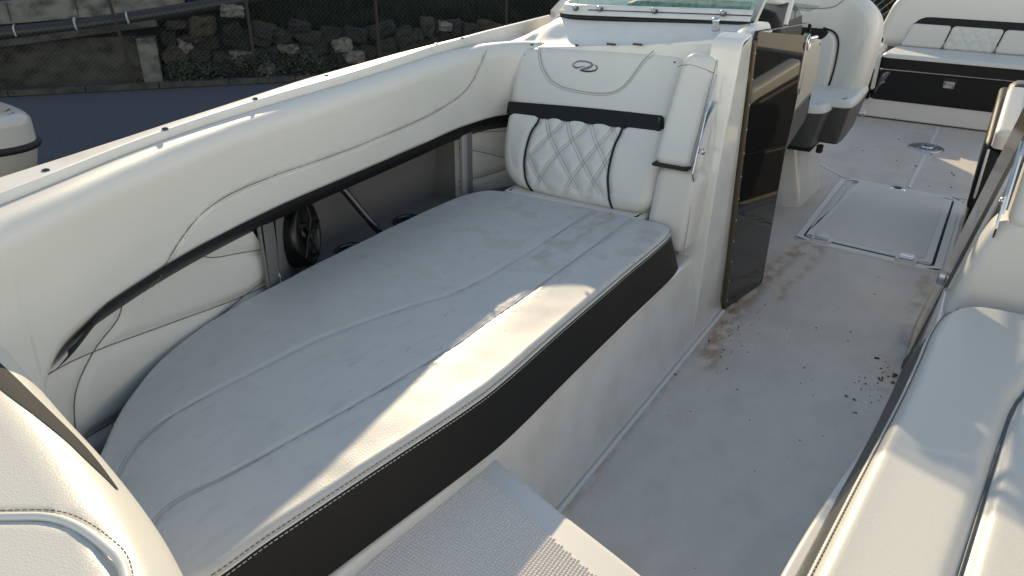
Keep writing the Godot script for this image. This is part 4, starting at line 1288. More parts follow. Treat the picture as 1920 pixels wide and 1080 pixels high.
# ------------------------------------------------------------------ helm seat, dash, passenger seat
func helm():
	var S := thing("helm_chair", "white helm bucket seat with charcoal seat base on a pedestal", "seat", Vector3(-0.75, 0, -3.6))
	var A := Vector3(1, 0, 0)
	var Bv := Vector3(0, 0.97, -0.16).normalized()
	var N := A.cross(Bv)
	var f := frame(Vector3(-0.80, 0.43, -3.63) - N * 0.16, A, Bv)
	var logo_seam := spline(P2([[-0.19, 0.49], [-0.15, 0.415], [-0.06, 0.385], [0.06, 0.385], [0.13, 0.40], [0.175, 0.45], [0.2, 0.50]]), 0.01)
	var wing := spline(P2([[0.24, 0.02], [0.272, 0.15], [0.285, 0.26], [0.292, 0.36]]), 0.01)
	var wing2 := spline(P2([[0.190, 0.02], [0.215, 0.10], [0.262, 0.24], [0.30, 0.345]]), 0.01)
	pad(S, "backrest", rounded([Vector3(-0.29, 0.0, 0.06), Vector3(0.285, 0.0, 0.055), Vector3(0.318, 0.06, 0.06), Vector3(0.330, 0.28, 0.06), Vector3(0.315, 0.39, 0.07), Vector3(0.20, 0.475, 0.08), Vector3(0.10, 0.53, 0.06), Vector3(-0.12, 0.53, 0.06), Vector3(-0.22, 0.475, 0.08), Vector3(-0.33, 0.38, 0.06), Vector3(-0.33, 0.06, 0.06)]), 0.16, 0.045, f, M.vinyl, {"step": 0.012, "rim_rings": 7, "seams": [[logo_seam, 0.008, 0.005], [wing2, 0.010, 0.005]], "bumps": func(a, b): return 0.035 * smoothstep(0.16, 0.27, absf(a)) * (1 - smoothstep(0.36, 0.47, b))})
	pad(S, "back_insert", rounded([Vector3(-0.17, 0.005, 0.03), Vector3(0.168, 0.005, 0.035), Vector3(0.180, 0.14, 0.1), Vector3(0.170, 0.27, 0.05), Vector3(0.12, 0.300, 0.08), Vector3(-0.12, 0.300, 0.08), Vector3(-0.17, 0.27, 0.05)]), 0.178, 0.02, f, M.vinyl, {"step": 0.012})
	welt(S, "piping", spline(P2([[0.168, 0.01], [0.180, 0.09], [0.183, 0.17], [0.176, 0.25], [0.15, 0.29], [0.10, 0.305]]), 0.01), f, 0.166, 0.004, M.black, 6)
	pad(S, "head_band", rounded([Vector3(-0.14, 0.255, 0.03), Vector3(0.0, 0.235, 0.1), Vector3(0.08, 0.238, 0.05), Vector3(0.135, 0.272, 0.03), Vector3(0.12, 0.302, 0.03), Vector3(-0.12, 0.302, 0.03)]), 0.182, 0.012, f, M.black, {"step": 0.015})
	welt(S, "seam_thread", logo_seam, f, 0.159, 0.0015, M.thread)
	emblem(S, func(a, b, h): return f.call(a, b + 0.445, 0.162 + h), 0.12, 0.05)
	# seat base and flip-up bolster
	pad(S, "seat_cushion", rounded([Vector3(-1.11, 3.33, 0.03), Vector3(-0.475, 3.33, 0.04), Vector3(-0.462, 3.45, 0.1), Vector3(-0.475, 3.80, 0.03), Vector3(-1.11, 3.80, 0.03)]), 0.19, 0.025, frame(Vector3(0, 0.305, 0), Vector3(1, 0, 0), Vector3(0, 0, -1)), M.vinyl, {"step": 0.03, "rim_step": 0.012, "wall_mat": M.charcoal, "wall_called": "cushion_side", "wall_h": 0.160, "flare": -0.03})
	pad(S, "front_bolster", rounded([Vector3(-1.02, 3.20, 0.06), Vector3(-0.56, 3.20, 0.06), Vector3(-0.538, 3.30, 0.05), Vector3(-0.545, 3.40, 0.04), Vector3(-1.04, 3.40, 0.04)]), 0.18, 0.03, frame(Vector3(0, 0.305, 0), Vector3(1, 0, 0), Vector3(0, 0, -1)), M.vinyl, {"step": 0.03, "rim_step": 0.012, "wall_mat": M.charcoal, "wall_called": "bolster_side", "wall_h": 0.150, "flare": -0.035})
	block(S, "slide", Vector3(-0.77, 0.285, -3.45), Vector3(0.36, 0.035, 0.28), M.rubber, 0.006)
	block(S, "slide_lever", Vector3(-0.565, 0.275, -3.37), Vector3(0.025, 0.035, 0.03), M.rubber, 0.004)
	var mb := MB.new()
	mb.lathe(Vector3(-0.461, 0.40, -3.60), Vector3(1, 0, 0), [Vector2(0.014, 0.0), Vector2(0.014, 0.01), Vector2(0.008, 0.016), Vector2(0.0, 0.017)], 12)
	part(S, "pivot_bolt", mb, M.steel)
	pad(S, "pedestal", rounded([Vector3(-1.0, 3.33, 0.05), Vector3(-0.62, 3.33, 0.08), Vector3(-0.60, 3.80, 0.08), Vector3(-1.0, 3.80, 0.05)]), 0.268, 0.012, func(a, b, h): return Vector3(a - (0.05 * h / 0.27 if a > -0.8 else 0.0) + (0.02 * pow(1 - h / 0.27, 4)), h, -b), M.gel, {"step": 0.05, "rim_step": 0.012})
	# helm console end with small chrome rail, and the dash hood
	var W := thing("helm_console", "beige helm console edge with dark dash hood behind the dark door", "console", Vector3(-0.8, 0, -2.7))
	pad(W, "console_wing", rounded([Vector3(2.58, 0.56, 0.02), Vector3(2.92, 0.60, 0.03), Vector3(2.92, 0.785, 0.03), Vector3(2.58, 0.785, 0.01)]), 0.04, 0.01, frame(Vector3(-0.59, 0, 0), Vector3(0, 0, -1), Vector3(0, 1, 0)), M.helm, {"step": 0.04})
	pad(W, "wing_base", rounded([Vector3(2.58, 0.42, 0.02), Vector3(2.92, 0.50, 0.03), Vector3(2.92, 0.595, 0.01), Vector3(2.58, 0.555, 0.01)]), 0.036, 0.006, frame(Vector3(-0.59, 0, 0), Vector3(0, 0, -1), Vector3(0, 1, 0)), M.charcoal, {"step": 0.04})
	mb = MB.new(); mb.tube([Vector3(-0.566, 0.80, -2.70), Vector3(-0.55, 0.80, -2.80)], 0.006, 8)
	part(W, "chrome_rail", mb, M.chrome)
	pad(W, "dash_hood", rounded([Vector3(-1.2, 0.70, 0.03), Vector3(-0.625, 0.70, 0.03), Vector3(-0.622, 0.86, 0.07), Vector3(-0.67, 0.90, 0.05), Vector3(-1.2, 0.90, 0.05)]), 0.30, 0.035, frame(Vector3(0, 0, -2.9), Vector3(1, 0, 0), Vector3(0, 1, 0)), M.black, {"step": 0.04})
	block(W, "dash_panel", Vector3(-0.99, 0.845, -2.56), Vector3(0.66, 0.03, 0.46), M.vinyl, 0.01)
	pad(W, "dash_top", rounded([Vector3(-1.2, 0.885, 0.01), Vector3(-0.66, 0.885, 0.03), Vector3(-0.68, 0.905, 0.01), Vector3(-1.2, 0.905, 0.01)]), 0.15, 0.01, frame(Vector3(0, 0.008, -2.92), Vector3(1, 0, 0), Vector3(0, 1, 0)), M.vinyl, {"step": 0.04})
	block(W, "console_body", Vector3(-0.93, 0.33, -2.62), Vector3(0.60, 0.66, 0.5), M.liner, 0.03)
	# passenger lounge seat
	var P := thing("passenger_chair", "black sided passenger seat with white piping just aft of the grey door", "seat", Vector3(0.3, 0, -3.3))
	pad(P, "seat_side", rounded([Vector3(2.95, 0.24, 0.03), Vector3(3.7, 0.24, 0.03), Vector3(3.7, 0.56, 0.04), Vector3(3.40, 0.56, 0.06), Vector3(3.0, 0.46, 0.1)]), 0.05, 0.02, func(a, b, h): return Vector3(0.075 - h, b, -a), M.black, {"step": 0.03, "rim_step": 0.015})
	var loop := spline(P2([[3.02, 0.45], [2.97, 0.36], [2.97, 0.27], [3.02, 0.245], [3.3, 0.243], [3.69, 0.243]]), 0.02)
	welt(P, "piping", loop, func(a, b, h): return Vector3(0.04 - h, b, -a), -0.002, 0.005, M.vinyl, 6)
	pad(P, "seat_base", rect(2.98, 0.02, 3.7, 0.235, 0.02), 0.05, 0.01, func(a, b, h): return Vector3(0.085 - h, b, -a), M.black, {"step": 0.05})
	pad(P, "arm_top", rounded([Vector3(0.045, 3.02, 0.02), Vector3(0.12, 3.02, 0.02), Vector3(0.12, 3.38, 0.02), Vector3(0.05, 3.38, 0.02)]), 0.06, 0.02, func(a, b, h): return Vector3(a, 0.45 + h + (b - 3.0) * 0.28, -b), M.vinyl, {"step": 0.02})
	pad(P, "seat_back", rect(0.05, 0.30, 0.55, 0.60, 0.04), 0.1, 0.03, frame(Vector3(0, 0, -3.62), Vector3(1, 0, 0), Vector3(0, 1, 0)), M.charcoal, {"step": 0.03})
	block(P, "seat_core", Vector3(0.36, 0.24, -3.35), Vector3(0.52, 0.44, 0.66), M.black, 0.02)

# ------------------------------------------------------------------ stern bench
func stern():
	var S := thing("stern_bench", "wide white and black stern bench with quilted backrest across the transom", "bench", Vector3(-0.1, 0, -5.5))
	var X := Vector3(1, 0, 0)
	var Y := Vector3(0, 1, 0)
	pad(S, "plinth", rect(-1.25, -0.02, 0.75, 0.124, 0.01), 0.3, 0.01, frame(Vector3(0, 0, -5.70), X, Vector3(0, 1, -0.1)), M.smooth, {"step": 0.1, "rim_step": 0.04})
	pad(S, "front_panel", rounded([Vector3(-0.665, 0.122, 0.01), Vector3(0.62, 0.122, 0.01), Vector3(0.62, 0.318, 0.01), Vector3(-0.635, 0.318, 0.04)]), 0.3, 0.012, frame(Vector3(0, 0, -5.70), X, Y), M.black, {"step": 0.08, "rim_step": 0.03})
	var mb := MB.new()
	mb.tube([Vector3(-0.64, 0.318, -5.393), Vector3(0.62, 0.322, -5.393)], 0.004, 6)
	part(S, "piping", mb, M.vinyl)
	var f := frame(Vector3(0, 0.322, 0), X, Vector3(0, 0, -1))
	pad(S, "seat_cushion", rounded([Vector3(-0.648, 5.385, 0.05), Vector3(0.62, 5.385, 0.05), Vector3(0.62, 5.84, 0.04), Vector3(-0.62, 5.84, 0.06)]), 0.092, 0.022, f, M.vinyl, {"step": 0.03, "rim_step": 0.015, "wall_mat": M.black, "wall_called": "cushion_front", "wall_h": 0.066, "flare": 0.004})
	# latch with PULL tab
	var lt := pad(S, "latch", rounded([Vector3(-0.275, 0.225, 0.03), Vector3(-0.185, 0.225, 0.03), Vector3(-0.185, 0.302, 0.01), Vector3(-0.275, 0.302, 0.01)]), 0.008, 0.003, frame(Vector3(0, 0, -5.40), X, Y), M.rubber, {"step": 0.03})
	pad(lt.node, "latch_tab", rect(-0.262, 0.240, -0.200, 0.280, 0.005), 0.014, 0.003, frame(Vector3(0, 0, -5.40), X, Y), M.steel, {"step": 0.03})
	var tm := TextMesh.new()
	tm.text = "PULL"
	var sf := SystemFont.new(); sf.font_names = PackedStringArray(["Droid Sans"])
	tm.font = sf
	tm.font_size = 32
	tm.pixel_size = 0.022 / 32.0
	tm.depth = 0.001
	var tn := part(lt.node, "lettering", tm, M.rubber)
	tn.position += Vector3(-0.231, 0.262, -5.3855)
	mb = MB.new(); mb.lathe(Vector3(-0.60, 0.235, -5.40), Vector3(0, 0, 1), [Vector2(0.006, 0.0), Vector2(0.005, 0.003), Vector2(0.0, 0.004)], 10)
	part(S, "snap", mb, M.chrome)
	# backrest: white surround, black band, three inner panels
	var Bv := Vector3(0, 0.98, -0.12).normalized()
	f = frame(Vector3(0, 0.385, -5.97), X, Bv)
	pad(S, "back_surround", rounded([Vector3(-0.775, 0.0, 0.03), Vector3(0.75, 0.0, 0.05), Vector3(0.72, 0.36, 0.12), Vector3(0.45, 0.40, 0.1), Vector3(-0.45, 0.40, 0.1), Vector3(-0.68, 0.36, 0.14)]), 0.17, 0.06, f, M.vinyl, {"step": 0.02, "rim_step": 0.012})
	pad(S, "black_band", rounded([Vector3(-0.585, 0.05, 0.03), Vector3(0.56, 0.05, 0.03), Vector3(0.53, 0.200, 0.05), Vector3(-0.53, 0.200, 0.07)]), 0.176, 0.008, f, M.black, {"step": 0.04})
	var dv := [-0.60, -0.345, -0.05, 0.24, 0.56]
	for k in 4:
		var a0: float = dv[k] + 0.004
		var a1: float = dv[k + 1] - 0.004
		var seams := []
		if k == 1:
			for q in 6:
				var x := -0.44 + 0.075 * q
				seams.append([PackedVector2Array([Vector2(x, 0.155), Vector2(x + 0.10, 0.01)]), 0.010, 0.008])
				seams.append([PackedVector2Array([Vector2(x + 0.125, 0.155), Vector2(x - 0.005, 0.01)]), 0.010, 0.008])
		pad(S, "quilted_panel" if k == 1 else "back_panel", rounded([Vector3(a0, 0.008, 0.02), Vector3(a1, 0.008, 0.02), Vector3(a1 + (0.03 if k < 3 else -0.02), 0.154, 0.02), Vector3(a0 + 0.03 + (0.02 if k == 0 else 0.0), 0.154, 0.02)]), 0.195, 0.016, f, M.vinyl, {"step": 0.006 if k == 1 else 0.02, "rim_step": 0.01, "seams": seams})
	emblem(S, func(a, b, h): return f.call(a - 0.16, b + 0.335, 0.168 + h), 0.09, 0.022)
	# armrest at its left end
	pad(S, "arm_top", rounded([Vector3(-0.80, 5.36, 0.02), Vector3(-0.665, 5.36, 0.03), Vector3(-0.665, 5.80, 0.02), Vector3(-0.80, 5.80, 0.02)]), 0.30, 0.03, frame(Vector3(0, 0.125, 0), X, Vector3(0, 0, -1)), M.vinyl, {"step": 0.03, "rim_step": 0.015, "wall_mat": M.black, "wall_called": "arm_side", "wall_h": 0.19, "flare": 0.0})
	block(S, "arm_block", Vector3(-0.665, 0.29, -5.44), Vector3(0.04, 0.22, 0.12), M.vinyl, 0.015)

# ------------------------------------------------------------------ padded roll at the bow, nearest the camera
func bow_roll():
	var R := thing("bow_bolster", "large sunlit white bow bolster with grey stripe at the bench's near end", "bolster", Vector3(-0.8, 0.3, -0.2))
	var out := spline(P2([[-1.25, 0.445], [-1.10, 0.383], [-0.88, 0.338], [-0.72, 0.310], [-0.58, 0.278], [-0.48, 0.240], [-0.41, 0.185], [-0.37, 0.10], [-0.37, -0.05], [-0.45, -0.15], [-0.9, -0.2], [-1.2, -0.15], [-1.32, 0.1], [-1.32, 0.36]]), 0.012, true)
	var T := 0.36
	var f := frame(Vector3(0, 0.30, 0), Vector3(1, 0, 0), Vector3(0, 0, -1))
	var line := spline(P2([[-0.86, 0.10], [-0.75, 0.14], [-0.69, 0.165], [-0.655, 0.188], [-0.628, 0.205], [-0.598, 0.213], [-0.557, 0.214], [-0.515, 0.208], [-0.47, 0.18], [-0.44, 0.13]]), 0.006)
	pad(R, "upholstery", out, T, 0.075, f, M.vinyl_shiny, {"step": 0.008, "rim_step": 0.009, "rim_rings": 10, "seams": [[line, 0.006, 0.004]]})
	welt(R, "piping", line, f, T - 0.0005, 0.0042, M.vinyl, 8)
	var l2 := PackedVector2Array()
	for q in line: l2.append(q + Vector2(-0.003, 0.0075))
	stitches(R, l2, f, T + 0.0002, 0.0065, 0.0042, 0.0007, M.thread)
	# grey stripe lying over the rolled edge
	var rows := []
	var up := spline(P2([[-1.05, 0.330], [-0.951, 0.322], [-0.859, 0.312], [-0.758, 0.300], [-0.70, 0.290], [-0.640, 0.276]]), 0.012)
	var lo := spline(P2([[-0.99, 0.292], [-0.892, 0.288], [-0.791, 0.285], [-0.745, 0.283], [-0.699, 0.279], [-0.640, 0.274]]), 0.012)
	var pol := resample(out, 0.01)
	var top := func(q: Vector2) -> float:
		var d := 9.0
		for i in pol.size(): d = minf(d, Geometry2D.get_closest_point_to_segment(q, pol[i], pol[(i + 1) % pol.size()]).distance_to(q))
		var x := clampf(1 - d / 0.075, 0, 1)
		return T - 0.075 * (1 - sqrt(maxf(0, 1 - x * x))) + 0.0012
	for i in 40:
		var t := i / 39.0
		var a := up[int(t * (up.size() - 1))]
		var b := lo[int(t * (lo.size() - 1))]
		var row := PackedVector3Array()
		for k in 7:
			var q := b.lerp(a, k / 6.0)
			row.append(f.call(q.x, q.y, top.call(q)))
		rows.append(row)
	var mb := MB.new(); mb.grid(rows, false, 1.0)
	part(R, "grey_stripe", mb, M.grey_grain)

# ------------------------------------------------------------------ leaf crumbs on the floor
func litter():
	var mb := MB.new()
	var brown := MB.new()
	var r := RandomNumberGenerator.new(); r.seed = 11
	var spots := []
	for i in 70: spots.append([Vector2(-0.045 - absf(r.randfn(0, 0.045)), -2.02 + r.randfn(0, 0.09)), 0.0009 + 0.0035 * pow(r.randf(), 3.0)])
	for i in 6: spots.append([Vector2(-0.03 + r.randfn(0, 0.008), -2.06 + r.randfn(0, 0.02)), r.randf_range(0.0035, 0.0065)])
	for i in 60: spots.append([Vector2(-0.515 + r.randfn(0, 0.05), -2.02 + r.randfn(0, 0.16)), r.randf_range(0.001, 0.003)])
	for i in 40: spots.append([Vector2(r.randf_range(-0.5, -0.03), r.randf_range(-2.9, -1.0)), r.randf_range(0.001, 0.0032)])
	for i in 20: spots.append([Vector2(r.randf_range(-0.55, 0.0), r.randf_range(-5.2, -2.6)), r.randf_range(0.002, 0.006)])
	for s in spots:
		var an := r.randf() * TAU
		var l: float = s[1]
		if s[0].x > -0.02 or s[0].x < -0.568: continue
		(mb if r.randf() < 0.5 else brown).box(Vector3(s[0].x, 0.001 + l * 0.25, s[0].y), Vector3(l * r.randf_range(0.8, 3.0), l * 0.5, l), Basis(Vector3(r.randf(), 3, r.randf()).normalized(), an))
	part(self, "leaf_debris", brown, mat(0.14, 0.085, 0.05, 0.9), "stuff").set_meta("label", "brown leaf bits scattered on the boat floor")
	get_node("leaf_debris").set_meta("category", "debris")
	var o := part(self, "grit", mb, M.litter, "stuff")
	o.set_meta("label", "dark grit and specks scattered on the boat floor")
	o.set_meta("category", "debris")

# ------------------------------------------------------------------ the yard beyond the boat
const WD := Vector3(0.6242, 0, -0.7813)
const WN := Vector3(0.7813, 0, 0.6242)
const W0 := Vector3(-11.169, -1.2, -7.174)

func wl(a: float, y: float, out: float) -> Vector3:
	return W0 + WD * a + Vector3.UP * y + WN * out

func bank(hn: FastNoiseLite, a: float, t: float) -> float:
	var rise := lerpf(10.6, 7.6, smoothstep(2.5, 6.0, a))
	var y := 0.60 + rise * t + hn.get_noise_2d(a * 1.3, t * 14.0) * (0.15 + 0.8 * t * (1 - t))
	if a < 0.3: y = lerpf(y, 1.1 + (rise - 0.5) * t, clampf((0.3 - a) / 1.5, 0, 1))
	return y

func yard():
	# ground
	var mb := MB.new()
	mb.quad(Vector3(-120, -1.2, 120), Vector3(-120, -1.2, -120), Vector3(120, -1.2, -120), Vector3(120, -1.2, 120))
	struct("ground", mb, M.asphalt)
	# kerb at the foot of the wall
	mb = MB.new()
	var b := Basis(WD, Vector3.UP, WD.cross(Vector3.UP))
	for k in 14:
		mb.box(wl(-6.0 + 1.0 * k + 0.5, 0.045, 0.62), Vector3(0.985, 0.07, 0.14), b)
	struct("kerb", mb, M.concrete)
	# hillside
	var rows := []
	var hn := FastNoiseLite.new(); hn.seed = 2; hn.frequency = 0.35; hn.fractal_octaves = 4
	for i in 30:
		var row := PackedVector3Array()
		var t := i / 29.0
		for j in 70:
			var a := -16.0 + 1.2 * j
			var o := -0.35 - 11.0 * t
			var y := bank(hn, a, t)
			if i == 29: y = -0.5
			row.append(wl(a, y, o))
		rows.append(row)
	mb = MB.new(); mb.grid(rows, false, 1.0)
	struct("hillside", mb, M.soil)
	# grass on the bank
	var gm := MB.new()
	for k in 5:
		var an := k * 1.9
		var d := Vector3(cos(an), 0, sin(an))
		var base := d * 0.03
		var tip := d * 0.12 + Vector3(0, 0.22 - 0.02 * k, 0)
		var s := d.cross(Vector3.UP) * 0.012
		gm.tri(base - s, tip, base + s)
	var mm := MultiMesh.new()
	mm.transform_format = MultiMesh.TRANSFORM_3D
	mm.mesh = gm.mesh()
	var N := 9000
	mm.instance_count = N
	for i in N:
		var t := pow(rng.randf(), 1.6) * 0.75
		var a := rng.randf_range(0.2, 34.0) if rng.randf() < 0.75 else rng.randf_range(0.2, 9.0)
		var y := bank(hn, a, t)
		mm.set_instance_transform(i, Transform3D(Basis(Vector3.UP, rng.randf() * TAU).scaled(Vector3.ONE * rng.randf_range(0.7, 1.7)), wl(a, y - 0.03, -0.35 - 11.0 * t)))
	var mi := MultiMeshInstance3D.new()
	mi.multimesh = mm
	mi.material_override = M.grass
	mi.name = "grass"
	add_child(mi)
	mi.set_meta("kind", "stuff"); mi.set_meta("label", "dark rough grass on the bank above the stone wall"); mi.set_meta("category", "grass")
	# concrete culvert wall with a paler end pier, ledge and upper beam
	var C := thing("concrete_wall", "stained grey concrete retaining wall with pale end pier under the black pipe", "wall", wl(-2.0, 0, 0))
	mb = MB.new(); mb.box(wl(-4.14, 0.33, -0.15), Vector3(7.75, 0.72, 0.3), b)
	part(C, "wall_face", mb, M.concrete)
	mb = MB.new(); mb.box(wl(-0.13, 0.31, -0.10), Vector3(0.27, 0.70, 0.34), b)
	part(C, "end_pier", mb, M.concrete_pale)
	var lb := Basis(WD.rotated(WN, 0.105), Vector3.UP.rotated(WN, 0.105), WN)
	mb = MB.new(); mb.box(wl(-3.0, 0.57, 0.02), Vector3(6.2, 0.09, 0.45), lb)
	part(C, "ledge", mb, M.concrete)
	mb = MB.new(); mb.box(wl(-3.2, 0.98, -0.25), Vector3(7.4, 0.30, 0.3), Basis(WD.rotated(WN, 0.06), Vector3.UP.rotated(WN, 0.06), WN))
	part(C, "upper_beam", mb, M.concrete_pale)
	for k in 5:
		mb = MB.new(); mb.box(wl(-4.6 + 0.9 * k, 0.99 + 0.06 * (-1.4 + 0.9 * k), -0.098), Vector3(0.012, 0.25, 0.006), b)
		part(C, "joint", mb, M.mortar)
	var Pp := thing("drain_pipe", "fat black drain pipe with white bands above the concrete wall", "pipe", wl(-2, 0.7, 0.1))
	mb = MB.new(); mb.tube([wl(-6.5, 0.36, 0.12), wl(-2.05, 0.785, 0.12), wl(-1.0, 0.865, 0.10), wl(-0.3, 0.945, 0.08), wl(0.4, 1.035, 0.05), wl(2.0, 1.25, -0.3)], 0.105, 18)
	part(Pp, "pipe", mb, M.pipe)
	for a in [-3.6, -2.7, -1.82, -1.02, -0.305]:
		var y0: float = 0.785 + (a + 2.05) * 0.098 if a < -1 else 0.865 + (a + 1.0) * 0.115
		mb = MB.new(); mb.tube([wl(a - 0.012, y0, 0.115), wl(a + 0.012, y0 + 0.003, 0.115)], 0.1085, 18)
		part(Pp, "band", mb, M.concrete_white)
	# dry stone wall
	var S := thing("stone_wall", "dark dry stone wall of irregular boulders behind the bushes", "wall", wl(3.5, 0, 0))
	mb = MB.new(); mb.box(wl(9.0, 0.25, -0.36), Vector3(18.0, 0.7, 0.3), b)
	part(S, "mortar", mb, M.mortar)
	var shapes := []
	for v in 7:
		var f := FastNoiseLite.new(); f.seed = 60 + v; f.frequency = 0.9
		var r2 := []
		for i in 9:
			var row := PackedVector3Array()
			var th := PI * i / 8.0
			for j in 14:
				var ph := TAU * j / 14
				var d := Vector3(sin(th) * cos(ph), cos(th), sin(th) * sin(ph))
				var m := maxf(absf(d.x), maxf(absf(d.y), absf(d.z)))
				var p := d.lerp(d / m, 0.72) * (1 + 0.34 * f.get_noise_3dv(d * 1.5) + 0.12 * f.get_noise_3dv(d * 4.0))
				row.append(p * 0.5)
			r2.append(row)
		var sb := MB.new()
		for i in 8:
			for j in 14:
				var j2 := (j + 1) % 14
				sb.quad(r2[i][j], r2[i][j2], r2[i + 1][j2], r2[i + 1][j])
		shapes.append(sb.mesh())
	var count := 0
	var y := 0.0
	var rowi := 0
	while y < 0.70:
		var hh: float = [0.25, 0.20, 0.23, 0.15][rowi % 4]
		var a := 0.02 + rng.randf() * 0.2
		while a < 13.0:
			var wd := rng.randf_range(0.16, 0.50)
			var jy := rng.randf_range(-0.07, 0.07)
			var m: Material = M.stones[[0, 1, 0, 2, 1, 0][rng.randi() % 6]]
			if rng.randf() < 0.08: m = M.stones[3]
			if rng.randf() < 0.06: m = M.stones[4]
			stone(S, shapes[rng.randi() % 7], wl(a + wd * 0.5, y + hh * 0.5 + jy, -0.14 + rng.randf_range(-0.04, 0.05)), Vector3(wd * 1.12, hh * rng.randf_range(0.85, 1.5), 0.3), m, b)
			a += wd
			count += 1
		y += hh + 0.008
		rowi += 1
	for q in [[0.70, 0.80, 0.42, 0.30, 3], [1.19, 1.02, 0.36, 0.17, 4], [0.35, 0.84, 0.36, 0.13, 2], [0.55, 0.62, 0.34, 0.10, 2], [2.85, 0.44, 0.33, 0.21, 4], [3.03, 0.24, 0.36, 0.19, 4], [4.64, 0.68, 0.24, 0.14, 4], [1.15, 0.72, 0.3, 0.2, 1], [1.62, 0.72, 0.4, 0.2, 0], [2.2, 0.75, 0.34, 0.16, 1]]:
		stone(S, shapes[rng.randi() % 7], wl(q[0], q[1], -0.05), Vector3(q[2], q[3] * 1.1, 0.34), M.stones[q[4]], b)
	# chain-link fence in front of the wall
	fence("chain_link_fence", "tall rusty posted chain link fence in front of the stone and concrete walls", wl(-5.0, 0, 0.42), WD, 16.0, 1.9, 0.075, 0.0010, [4.65, 6.42, 8.40, 10.62, 12.7], [-0.12, 0.0, 0.0, 0.0, 0.0])
	fence("chain_link_fence", "chain link fence seen between the helm seat and stern bench", Vector3(-4.2, -1.2, -9.0), Vector3(1, 0, -0.12).normalized(), 6.0, 2.6, 0.085, 0.0022, [2.3, 4.3], [0.03, 0.0])
	# bushes
	var bl := [["low dark leafy bush at the foot of the stone wall nearest the pale pier", 0.45, 0.42, 0.26], ["taller dark leafy bush in the middle of the stone wall's foot", 1.35, 0.62, 0.44], ["sparse dark bush at the foot of the stone wall nearest the boat's deck", 2.35, 0.55, 0.34]]
	for k in 3:
		var P := thing("bush", bl[k][0], "bush", wl(bl[k][1], 0, 0.25), "bushes along the stone wall")
		leafy(P, wl(bl[k][1], 0, 0.25), bl[k][2], bl[k][3], 1500, 30 + k)
	var T := thing("long_leaved_plant", "pale spiky long leaved plant at the kerb beside the small boat", "plant", wl(-2.25, 0, 0.5))
	var pm := MB.new()
	for i in 60:
		var an := rng.randf() * TAU
		var lean := rng.randf_range(0.15, 0.6)
		var L := rng.randf_range(0.4, 0.75)
		var o := wl(-2.35 + rng.randf_range(-0.15, 0.15), 0, 0.5 + rng.randf_range(-0.12, 0.12))
		var d := Vector3(cos(an), 0, sin(an))
		var s := d.cross(Vector3.UP) * 0.012
		var p1 := o + d * lean * 0.4 * L + Vector3.UP * L * 0.7
		var p2 := o + d * lean * L + Vector3.UP * L * rng.randf_range(0.7, 0.95)
		pm.quad(o - s, p1 - s, p1 + s, o + s)
		pm.tri(p1 - s, p2, p1 + s)
	part(T, "leaves", pm, M.leaf_pale)
	small_boat()

func stone(S: Node, mesh: Mesh, at: Vector3, size: Vector3, m: Material, b: Basis):
	var n := MeshInstance3D.new()
	n.mesh = mesh
	n.material_override = m
	n.name = "stone"
	S.add_child(n, true)
	n.transform = Transform3D((b * Basis(Vector3(0, 0, 1), rng.randf_range(-0.3, 0.3))).scaled_local(size), at - base_of(S))

func leafy(P: Node, c: Vector3, rad: float, tall: float, count: int, seed_: int):
	var r := RandomNumberGenerator.new(); r.seed = seed_
	var mb := MB.new()
	var clumps := []
	for i in 14: clumps.append(c + Vector3(r.randfn(0, rad * 0.45), r.randf_range(0.1, 0.9) * tall, r.randfn(0, rad * 0.22)) )
	for i in count:
		var k: Vector3 = clumps[r.randi() % clumps.size()]
		var p := k + Vector3(r.randfn(0, 0.09), r.randfn(0, 0.06), r.randfn(0, 0.09))
		if p.y < c.y: p.y = c.y + r.randf() * 0.1
		var d := Vector3(r.randfn(0, 1), r.randfn(0.3, 0.6), r.randfn(0, 1)).normalized()
		var s := d.cross(Vector3(r.randfn(0, 1), r.randfn(0, 1), r.randfn(0, 1))).normalized()
		var L := r.randf_range(0.03, 0.055)
		mb.quad(p, p + d * L * 0.5 + s * L * 0.3, p + d * L, p + d * L * 0.5 - s * L * 0.3)
	part(P, "leaves", mb, M.leaf, "stuff")
	mb = MB.new()
	for k in clumps:
		mb.tube([Vector3(lerpf(c.x, k.x, 0.3), c.y, lerpf(c.z, k.z, 0.3)), k], 0.006, 4)
	part(P, "stems", mb, M.rust)

func fence(called: String, label: String, o: Vector3, d: Vector3, length: float, tall: float, pitch: float, r: float, posts: Array, leans: Array):
	var F := thing(called, label, "fence", o, "chain link fences")
	var mb := MB.new()
	var n := int((length + tall) / pitch)
	for dirn in [-1, 1]:
		for i in n:
			var x0 := i * pitch - (tall if dirn > 0 else 0.0)
			var x1: float = x0 + tall * dirn
			var y0 := 0.0
			var y1 := tall
			if x0 < 0: y0 = -x0; x0 = 0
			if x1 < 0: y1 = tall + x1; x1 = 0
			if x0 > length: y0 = x0 - length; x0 = length
			if x1 > length: y1 = tall - (x1 - length); x1 = length
			if y1 <= y0: continue
			mb.tube([o + d * x0 + Vector3.UP * y0, o + d * x1 + Vector3.UP * y1], r, 3, false)
	part(F, "wire_mesh", mb, M.wire, "stuff")
	for k in posts.size():
		mb = MB.new(); mb.tube([o + d * posts[k], o + d * (posts[k] + leans[k] * 1.5) + Vector3.UP * tall], 0.024, 8)
		part(F, "post", mb, M.rust)

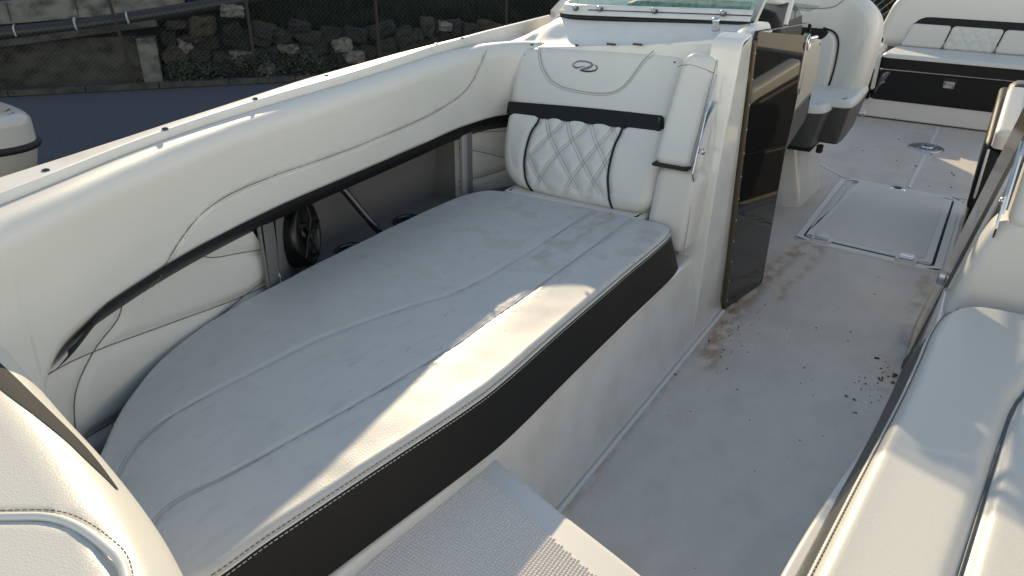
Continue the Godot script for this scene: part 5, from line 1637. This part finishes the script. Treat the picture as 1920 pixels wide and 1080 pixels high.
func small_boat():
	var B := thing("small_boat", "small cream motorboat with black rub rail beside the larger boat", "boat", Vector3(-5.6, -0.9, -2.2))
	var f := frame(Vector3(-0.40, -0.2, -0.05), Vector3(1, 0, 0), Vector3(0, 0, -1))
	var out := spline(P2([[-4.80, 2.24], [-4.90, 2.36], [-5.2, 2.42], [-5.7, 2.46], [-6.6, 2.7], [-7.6, 2.8], [-7.6, 1.2], [-6.4, 1.3], [-5.4, 1.55], [-4.95, 1.85], [-4.81, 2.08]]), 0.04, true)
	pad(B, "deck", out, 0.2, 0.07, f, M.boat_white, {"step": 0.08, "rim_step": 0.03})
	var ins := spline(P2([[-4.93, 2.24], [-5.02, 2.31], [-5.3, 2.36], [-5.8, 2.40], [-6.6, 2.6], [-6.6, 1.5], [-5.5, 1.75], [-5.06, 1.98], [-4.94, 2.12]]), 0.04, true)
	pad(B, "cockpit_pad", ins, 0.209, 0.006, f, M.tan_pad, {"step": 0.08, "rim_step": 0.03, "rim_rings": 3})
	var pts := []
	for q in resample(out, 0.05): pts.append(f.call(q.x, q.y, -0.008))
	pts.append(pts[0])
	var mb := MB.new(); mb.tube(pts, 0.025, 8, false)
	part(B, "rub_rail", mb, M.rubber)
	var rows := []
	for k in 5:
		var row := PackedVector3Array()
		for q in resample(out, 0.05):
			var c := Vector2(-6.3, 2.0)
			var e := c + (q - c) * (1.0 - 0.34 * k * k / 16.0 - 0.02 * k)
			row.append(f.call(e.x, e.y, -0.02 - 0.15 * k))
		rows.append(row)
	mb = MB.new(); mb.grid(rows, true, 1.0)
	part(B, "hull", mb, M.boat_white)
	# crumpled tarp with pale scraps under its bow
	var T := thing("crumpled_tarp", "crumpled dark tarp with pale scraps under the small boat's bow", "tarp", Vector3(-5.0, -1.2, -2.2))
	var n := FastNoiseLite.new(); n.seed = 5; n.frequency = 2.2; n.fractal_octaves = 3
	rows = []
	for i in 26:
		var row := PackedVector3Array()
		for j in 26:
			var x := -5.9 + 1.9 * i / 25.0
			var z := -1.2 - 1.5 * j / 25.0
			var e := minf(minf(i, 25 - i), minf(j, 25 - j)) / 8.0
			row.append(Vector3(x, -1.2 + (0.33 + 0.55 * absf(n.get_noise_2d(x, z))) * smoothstep(0, 1, e), z))
		rows.append(row)
	mb = MB.new(); mb.grid(rows, false, 1.0)
	part(T, "tarp", mb, M.pipe)
	for i in 9:
		mb = MB.new()
		var p := Vector3(-5.05 + rng.randf_range(-0.45, 0.75), -0.74, -2.1 + rng.randf_range(-0.35, 0.3))
		var a := Basis(Vector3(rng.randfn(0, 1), rng.randfn(0, 1), rng.randfn(0, 1)).normalized(), rng.randf() * 3)
		mb.tri(p + a * Vector3(-0.12, 0, 0), p + a * Vector3(0.05, 0.05, 0.16), p + a * Vector3(0.13, 0, -0.04))
		mb.tri(p + a * Vector3(-0.12, 0, 0), p + a * Vector3(0.13, 0, -0.04), p + a * Vector3(0.0, -0.05, -0.14))
		part(T, "scrap", mb, M.concrete_white if i % 3 == 0 else M.tan)
